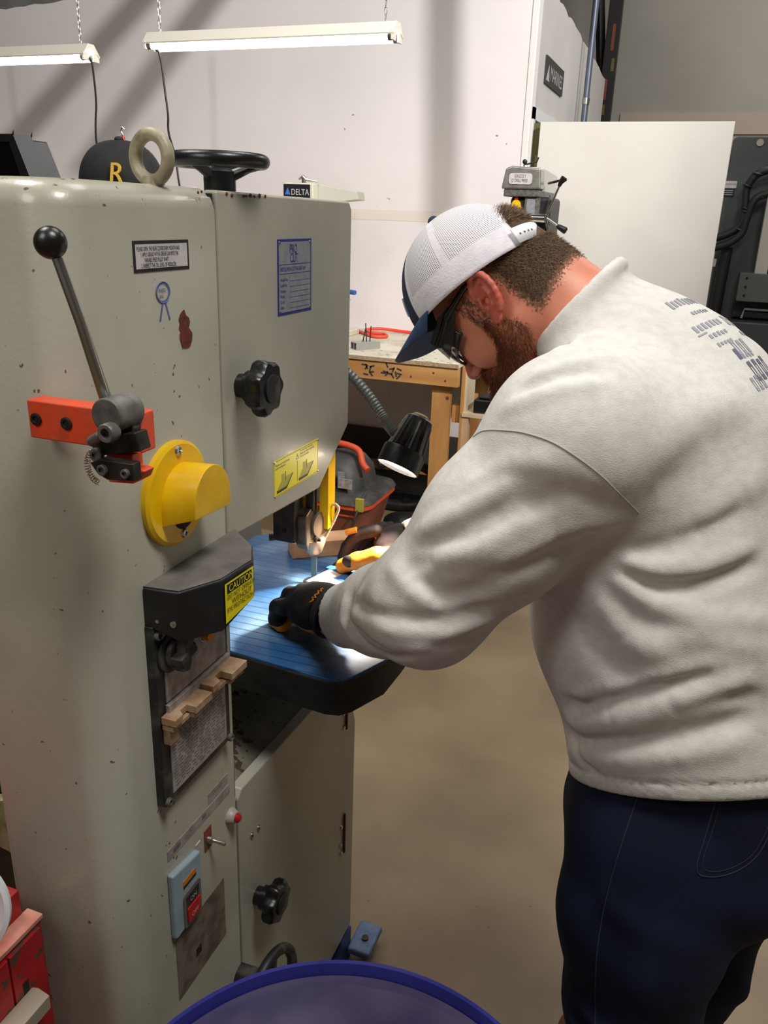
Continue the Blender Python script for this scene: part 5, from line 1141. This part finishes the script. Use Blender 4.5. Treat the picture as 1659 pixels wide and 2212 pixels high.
def hscore(Q): return np.minimum(np.minimum(Q[:, 1]+.050+.25*(Q[:, 0]+.10), -.030-Q[:, 0]), .5-Q[:, 1])-.5*np.maximum(0, .012-np.maximum(Q[:, 1]+.052+.25*(Q[:, 0]+.10), 0))*np.maximum(0, .02-np.maximum(-.028-Q[:, 0], 0))/.02
sc_ = hscore(Q)+rng.normal(0, .0022, len(Q)); side = (Q[:, 0] > .012) & (Q[:, 0] < .032) & (Q[:, 1] > -.02) & (Q[:, 1] < .03) & (np.abs(Q[:, 2]) > .04) & (rng.random(len(Q)) < .45)
mi = np.where(ear_m, 1, np.where(sc_ > .007, 2, np.where((sc_ > -.001) | side, 3, 0)))
mi = np.concatenate([mi, np.zeros(len(F2), int)])
SCALPF = mat('faded hair and skin', (150,104,80), .8, c2=(118,84,64), scale=200, bump=.4, bscale=300)
body = np_obj('body', np.concatenate([V1, V2]), np.concatenate([F1, F2+len(V1)]), [SKIN, SKINR, SCALP, SCALPF], man, mi)

# hair, beard
cF = A3(-.743,.128,-.656); cF /= np.linalg.norm(cF); cL = hL; cU = np.cross(cF, cL); cU = cU if cU[2] > 0 else -cU; cO = A3(-.298,1.158,1.531)
def strands(name, roots, nrm, flow, ln, rad, m_, parent, jit=.35, base=None):
    n = len(roots); flow = np.broadcast_to(flow, nrm.shape)
    d = nrm*rng.uniform(.25, .7, (n, 1))+flow+rng.normal(0, jit, (n, 3)); d /= np.linalg.norm(d, axis=1)[:, None]
    d2 = d+flow*.6; d2 /= np.linalg.norm(d2, axis=1)[:, None]
    L_ = ln*rng.uniform(.55, 1.15, (n, 1)); u = np.cross(d, nrm+1e-4); u /= np.linalg.norm(u, axis=1)[:, None]+1e-9; w_ = np.cross(d, u)
    m1 = roots+d*L_*.5; tip = m1+d2*L_*.5
    vs = np.concatenate([roots+u*rad, roots-u*rad*.5+w_*rad*.87, roots-u*rad*.5-w_*rad*.87, m1+u*rad*.7, m1-u*rad*.35+w_*rad*.6, m1-u*rad*.35-w_*rad*.6, tip])
    I_ = np.arange(n); q = lambda k: I_+k*n
    fs = []
    for a, b in ((0,1),(1,2),(2,0)): fs += [np.stack([q(a), q(b), q(b+3)], 1), np.stack([q(a), q(b+3), q(a+3)], 1), np.stack([q(a+3), q(b+3), q(6)], 1)]
    fs = np.concatenate(fs)
    if base is not None:
        bv, bf = base; bt = np.concatenate([bf[:, [0,1,2]], bf[:, [0,2,3]]]); fs = np.concatenate([bt, fs+len(bv)]); vs = np.concatenate([bv, vs])
    return np_obj(name, vs, fs, m_, parent)
def grad(fn, p, e=.002): g = np.stack([fn(p+np.eye(3)[i]*e)-fn(p-np.eye(3)[i]*e) for i in range(3)], 1); return g/(np.linalg.norm(g, axis=1)[:, None]+1e-9)
HAIR = mat('brown hair', (104,80,60), .6, c2=(140,108,78), scale=40)
BEARD = mat('red brown beard', (112,60,36), .6, c2=(150,84,48), scale=26)
qv = nq(V1); hs_ = hscore(qv); nm_ = (rng.random(len(qv)) < np.clip((hs_+.007)/.018, 0, 1)) & (qv[:, 1] < .075) & (np.abs(s_ear(V1)) > .004)
sm_ = (qv[:, 0] > .010) & (qv[:, 0] < .034) & (qv[:, 1] > -.02) & (qv[:, 1] < .05) & (qv[:, 2] > .04)
cq_ = V1-cO; nm_ &= ~((cq_@cU > -.004) & (cq_@cU < .030)); print('MI', np.bincount(mi), nm_.sum()); ids = np.flatnonzero(nm_); ids = rng.choice(ids, min(12000, len(ids)), replace=False)
G_ = grad(lambda p: smin(s_head(p), s_neck(p), .02), V1[ids])
ln = np.clip(.004+.10*(qv[ids, 1]+.05), .003, .013)[:, None]
hair = strands('hair', V1[ids]+rng.normal(0, .0008, (len(ids), 3)), G_, -hU*.8-hF*.5, ln, .00038, HAIR, man, .3)
ids = rng.choice(np.flatnonzero(sm_), 700); strands('sideburn', V1[ids], grad(s_head, V1[ids]), -hU*.9+hF*.1, .005, .0003, HAIR, hair, .3)
# tuft standing out of the cap opening
def Cc(f, u, l=0): return cO+cF*f+cU*u+cL*l
tf = lambda p: s_ell((p-cO)@np.stack([cF, cU, cL]).T, (-.076,.030,0), (.026,.027,.032))
Vt, Ft = mesh_sdf(tf, Cc(-.074,.032)-.06, Cc(-.074,.032)+.06, .005); ids = rng.integers(0, len(Vt), 3800)
ids = ids[(((Vt[ids]-cO)@cF) < -.072) & (((Vt[ids]-cO)@cU) > .030)]
strands('hair_tuft', Vt[ids], grad(tf, Vt[ids]), -cF*.7+cU*.0-cL*.1, .013, .0004, HAIR, hair, .3, base=(Vt, Ft))
def s_beard(p):
    q = nq(p)
    d = s_ell(q, (.082,-.088,0), (.040,.034,.040))
    for s in (-1, 1):
        d = smin(d, s_cap(q, (.012,-.048,.050*s), (.070,-.088,.028*s), .024, .032), .012)
        d = smin(d, s_cap(q, (.022,-.015,.0635*s), (.020,-.050,.052*s), .0075, .022), .010)
        d = smin(d, s_cap(q, (.098,-.034,.006*s), (.080,-.060,.036*s), .009, .014), .008)
    d = smin(d, s_cap(q, (.03,-.085,0), (.10,-.085,0), .035, .034), .02)
    return smax(d, -s_cap(q, (.100,-.052,-.012), (.100,-.052,.012), .007), .004)
Vb, Fb = mesh_sdf(s_beard, H(.05,-.06)-.13, H(.05,-.06)+.13, .0032)
ids = rng.choice(len(Vb), 15000)
strands('beard', Vb[ids], grad(s_beard, Vb[ids]), -hU*.75+hF*.35, .010, .00042, BEARD, man, .35, base=(Vb, Fb))

# cap
a_c, b_c, h_c = .104, .090, .106
def cap_pt(phi, th, off=0): return Cc((a_c+off)*math.cos(phi)*math.cos(th)**.92, (h_c+off)*math.sin(th), (b_c+off)*math.sin(phi)*math.cos(th)**.92)
NPH, NTH = 120, 36
CW = mat('white cap fabric', (236,232,238), .8, c2=(224,220,228), scale=60, bump=.3, bscale=400)
CN = mat('navy cap fabric', (30,44,70), .85, c2=(38,54,84), scale=40, bump=.3, bscale=400)
def meshmat():
    M = mat('white mesh', (228,225,230), .7); nt = M.node_tree; B = nt.nodes['Principled BSDF']; L = nt.links
    at = nd(nt, 'ShaderNodeAttribute', attribute_name='weave'); sx = nd(nt, 'ShaderNodeSeparateXYZ'); L.new(at.outputs['Vector'], sx.inputs[0]); prev = None
    for i in range(2):
        f_ = nd(nt, 'ShaderNodeMath', operation='FRACT'); L.new(sx.outputs[i], f_.inputs[0]); a_ = nd(nt, 'ShaderNodeMath', operation='SUBTRACT'); L.new(f_.outputs[0], a_.inputs[0]); a_.inputs[1].default_value = .5
        ab = nd(nt, 'ShaderNodeMath', operation='ABSOLUTE'); L.new(a_.outputs[0], ab.inputs[0])
        if prev is None: prev = ab
        else:
            mx = nd(nt, 'ShaderNodeMath', operation='MAXIMUM'); L.new(prev.outputs[0], mx.inputs[0]); L.new(ab.outputs[0], mx.inputs[1]); prev = mx
    lt = nd(nt, 'ShaderNodeMath', operation='LESS_THAN'); L.new(prev.outputs[0], lt.inputs[0]); lt.inputs[1].default_value = .27
    cm = nd(nt, 'ShaderNodeMix', data_type='RGBA'); L.new(lt.outputs[0], cm.inputs[0]); cm.inputs[6].default_value = srgb((236,233,238)); cm.inputs[7].default_value = srgb((120,116,124)); L.new(cm.outputs[2], B.inputs['Base Color'])
    return M
CM = meshmat()
vs, fs, mi, wv = [], [], [], []
phis = [2*math.pi*i/NPH for i in range(NPH)]; ths = [-.06+(math.pi/2+.06)*j/NTH for j in range(NTH+1)]
for th in ths:
    for ph in phis: vs.append(cap_pt(ph, max(th, 0)) if th >= 0 else np.asarray(cap_pt(ph, 0))+cU*(th*h_c)); wv.append((ph*b_c/.0026, th*h_c/.0026, 0))
for j in range(NTH):
    for i in range(NPH):
        i2 = (i+1) % NPH; ph = (phis[i]+math.pi/NPH); pd = math.degrees(ph); pd = pd if pd <= 180 else pd-360; th = (ths[j]+ths[j+1])/2; u_ = h_c*math.sin(max(th, 0)); s_ = abs(180-abs(pd))*math.pi/180*a_c
        if s_*s_+(u_-.012)**2 < .040**2 and u_ > .012: continue
        if s_ < .040 and u_ <= .012: continue
        fs.append((j*NPH+i, j*NPH+i2, (j+1)*NPH+i2, (j+1)*NPH+i))
        near_seam = min(abs(abs(pd)-100), abs(abs(pd)-53))*math.pi/180*a_c*math.cos(th) < .0045
        rim = (s_*s_+(u_-.012)**2 < .050**2)
        mi.append(1 if abs(pd) < 52 else (0 if (u_ < .028 or near_seam or rim or th > 1.42) else 2))
cap = np_obj('cap', np.array(vs), np.array(fs), [CW, CN, CM], man, mi, label='white mesh trucker cap with navy front')
ca = cap.data.attributes.new('weave', 'FLOAT_VECTOR', 'POINT')
if len(cap.data.vertices) == len(wv): ca.data.foreach_set('vector', np.array(wv, np.float32).ravel())
s_ = cap.modifiers.new('s', 'SOLIDIFY'); s_.thickness = .0025; s_.offset = -1
bt_ = Cc(0,h_c+.001,0); obj('cap_button', MB().sphere(tuple(bt_), .0085, 16, (1,1,1)), CN, cap)
# snap strap across the opening
mb = MB(); n = 30
rows = []
for i in range(n+1):
    ph = math.pi-.50+1.0*i/n
    for u_ in (-.006, .016): rows.append(tuple(Cc((a_c+.007)*math.cos(ph), u_, (b_c+.005)*math.sin(ph))))
mb.add(rows, [(2*i, 2*i+2, 2*i+3, 2*i+1) for i in range(n)])
stp = obj('snap_strap', mb, mat('white plastic strap', (236,238,242), .3), cap, ang=60, label='white plastic snap strap'); s_ = stp.modifiers.new('s', 'SOLIDIFY'); s_.thickness = .0022; s_.offset = 0
pg = MB()
for k in range(4):
    ph = math.pi-.40-.0-.085*k+.25; c_ = Cc((a_c+.0080)*math.cos(ph), .005, (b_c+.006)*math.sin(ph)); pg.sphere(tuple(c_), .0016, 8)
obj('strap_hole', pg, GREYINK, stp)
# visor
def visor(off):
    vs = []; NS, NT = 32, 12
    for i in range(NS+1):
        s = -1+2*i/NS; ph = s*R(66)
        for j in range(NT+1):
            t = j/NT; x0, l0 = a_c*math.cos(ph), b_c*math.sin(ph); x1 = .062+.090*(1-abs(s)**3.2)**.7; l1 = b_c*math.sin(ph)*(1-.06*t)
            f_ = x0+(max(x1, x0+.004)-x0)*t; l_ = l0+(l1-l0)*t
            vs.append(Cc(f_, -.004-.017*t-.003*(l_/b_c)**2*t+off, l_))
    return np.array(vs), np.array([(i*(NT+1)+j, (i+1)*(NT+1)+j, (i+1)*(NT+1)+j+1, i*(NT+1)+j+1) for i in range(NS) for j in range(NT)])
v_, f_ = visor(0); vz = np_obj('visor', v_, f_, mat('navy visor fabric', (34,54,84), .7, c2=(40,62,94), scale=60, bump=.2, bscale=400), cap, label='navy visor'); s_ = vz.modifiers.new('s', 'SOLIDIFY'); s_.thickness = .003
# front logo fleck at the edge of the navy panel
obj('front_logo', MB().tube([tuple(cap_pt(R(34), .15+.05*k, .001)) for k in range(6)], .0018, 5), mat('grey logo thread', (150,160,170), .7), cap)

# safety glasses
gls = np_obj('safety_glasses', *(lambda r: (r[0], r[1]))(mesh_sdf(lambda p: s_chain(nq(p)*np.array([1,1,1]), [(-.038,.026,.0795),(.0,.034,.0815),(.045,.036,.0775),(.088,.030,.064)], [.0028,.0038,.0055,.0065], .003), H(.02,.02,.075)-.075, H(.02,.02,.075)+.075, .0022)), mat('black glasses frame', (10,10,11), .22), man, label='black wraparound safety glasses')
def lens(s):
    vs, fs = [], []; NS, NT = 18, 12
    for i in range(NS+1):
        a_ = R(4+78*i/NS)
        for j in range(NT+1):
            t = -1+2*j/NT; hh = (.023-.004*(i/NS)**2)*math.sqrt(max(0, 1-.55*abs(t)**6))
            vs.append(H(.048+.064*math.cos(a_)-.004*t*t, .014+hh*t+ .006*(i/NS), s*(.072*math.sin(a_)+.002)))
    return np.array(vs), np.array([(i*(NT+1)+j, (i+1)*(NT+1)+j, (i+1)*(NT+1)+j+1, i*(NT+1)+j+1) for i in range(NS) for j in range(NT)])
LENS = mat('dark lens', (66,54,48), .06, alpha=.62, spec=.9, coat=.6)
for s in (-1, 1):
    v_, f_ = lens(s); o = np_obj('lens', v_, f_, LENS, gls); s_ = o.modifiers.new('s', 'SOLIDIFY'); s_.thickness = .0015
    e = v_.reshape(19, 13, 3); loop = [tuple(q) for q in e[:, 0]]+[tuple(q) for q in e[-1, 1:]]+[tuple(q) for q in e[::-1, -1][1:]]+[tuple(q) for q in e[0, ::-1][1:-1]]
    obj('lens_rim', MB().tube(loop, .0019, 8, closed=True), mat('black rim', (12,12,13), .25), o, ang=80)
gl2 = MB().tube([tuple(H(*q)) for q in ((-.038,.022,-.0795),(.0,.026,-.0815),(.045,.022,-.0765),(.078,.020,-.064))], .004, 10)
obj('temple', gl2, mat('black temple', (12,12,13), .3), gls, ang=80)
obj('side_shield', MB().add([tuple(H(*q)) for q in ((.094,.040,.068),(.096,.004,.066),(.060,.014,.0775),(.034,.026,.080),(.034,.042,.081),(.060,.046,.079))], [(0,1,2,3,4,5)]), mat('smoked side shield', (30,28,28), .2, alpha=.85), gls)

ink = mat('faded navy print', (158,159,168), .9); ink2 = mat('dark navy print', (104,106,122), .9)
SEAMM = mat('shirt seam shade', (176,173,168), .95)
pts = [(-.226,.935,1.372),(-.216,.913,1.388),(-.183,.881,1.400),(-.154,.866,1.403),(-.118,.857,1.396),(-.072,.865,1.367),(-.031,.913,1.316)]
sp0 = np.array([list(q) for q in spline(pts, 10)]); g_ = grad(s_shirt, sp0); sp0 = sp0-g_*s_shirt(sp0)[:, None]; g_ = grad(s_shirt, sp0); sp0 = sp0-g_*s_shirt(sp0)[:, None]
obj('shoulder_seam', MB().tube([tuple(q) for q in sp0], .0011, 6), SEAMM, shirt, ang=80)
def surf(p, off=.0007):
    p = np.asarray(p, float)
    for _ in range(3): p = p-grad(s_shirt, p)*s_shirt(p)[:, None]
    return p+grad(s_shirt, p)*off
ux_ = -LB*.97+A3(0,0,.05); ux_ /= np.linalg.norm(ux_)
vs, fs, mi = [], [], []
def mark(c, w_, h_, nb, hollow=False, k=0, fill=.6, sl=0.0):
    c = np.asarray(c, float); n_ = grad(s_shirt, c[None])[0]; u_ = ux_-n_*(ux_@n_); u_ /= np.linalg.norm(u_); v_ = np.cross(n_, u_)
    for i in range(nb):
        x0 = -w_/2+w_*i/nb; x1 = x0+w_/nb*fill; a_, b_ = -h_/2*rng.uniform(.7, 1), h_/2*rng.uniform(.7, 1)
        rects = [(x0,x1,a_,b_)] if not hollow else [(x0,x1,a_,a_+h_*.22),(x0,x1,b_-h_*.22,b_),(x0,x0+(x1-x0)*.25,a_,b_),(x1-(x1-x0)*.25,x1,a_,b_)]
        for r_ in rects:
            o = len(vs); vs.extend([c+u_*x+v_*y for x, y in ((r_[0],r_[2]),(r_[1],r_[2]),(r_[1],r_[3]),(r_[0],r_[3]))]); fs.append((o,o+1,o+2,o+3)); mi.append(k)
mark((-.020,1.128,1.53), .075, .016, 9); mark((.000,1.12,1.521), .040, .007, 6); mark((.012,1.10,1.508), .060, .012, 7); mark((.010,1.08,1.500), .028, .003, 1)
mark((.034,1.150,1.507), .030, .020, 2, True); mark((.025,1.095,1.498), .040, .007, 5); mark((.034,1.088,1.489), .034, .006, 5); mark((.052,1.150,1.492), .022, .008, 2)
mark((.052,1.105,1.482), .036, .026, 3, True, 0); mark((.050,1.085,1.478), .012, .018, 1, False, 1); mark((.062,1.100,1.474), .030, .006, 4)
mark((.078,1.10,1.460), .050, .034, 4, True, 1); mark((.080,1.07,1.450), .030, .022, 3, True, 0)
vv = surf(np.array(vs)); print('print', len(vv))
np_obj('back_print', vv, np.array(fs), [ink, ink2], shirt, mi, label='faded dark print on the back')
# work pieces on the saw table
bk_ = simple('wood_block', MB().obox((-.630,1.375,TZ+.0165), (nz_((.80,.60,0)),nz_((-.60,.80,0)),(0,0,1)), (.062,.026,.0160)), mat('pale wood block', (216,172,130), .6, c2=(190,142,102), scale=30, stretch=(.3,1,1)), 'pale wooden block lying on the blue table behind the saw blade', 'block', bevel=.001)
tpc = thing('taped_workpiece', 'small metal workpiece wrapped in blue tape between the gloves on the saw table', 'workpiece', (-.535,1.235,TZ))
obj('plate', MB().obox((-.535,1.232,TZ+.0102), (nz_((.95,-.25,0)),nz_((.25,.95,0)),(0,0,1)), (.036,.040,.0090)), mat('bare metal face', (226,214,206), .35, .3), tpc, bevel=.001)
obj('tape', MB().obox((-.515,1.250,TZ+.0108), (nz_((.95,-.25,0)),nz_((.25,.95,0)),(0,0,1)), (.0165,.0255,.0098)), mat('blue masking tape', (44,120,214), .6), tpc, bevel=.0008)
obj('tape', MB().obox((-.540,1.266,TZ+.0108), (nz_((.95,-.25,0)),nz_((.25,.95,0)),(0,0,1)), (.030,.0075,.0098)), mat('blue masking tape', (44,120,214), .6), tpc, bevel=.0008)
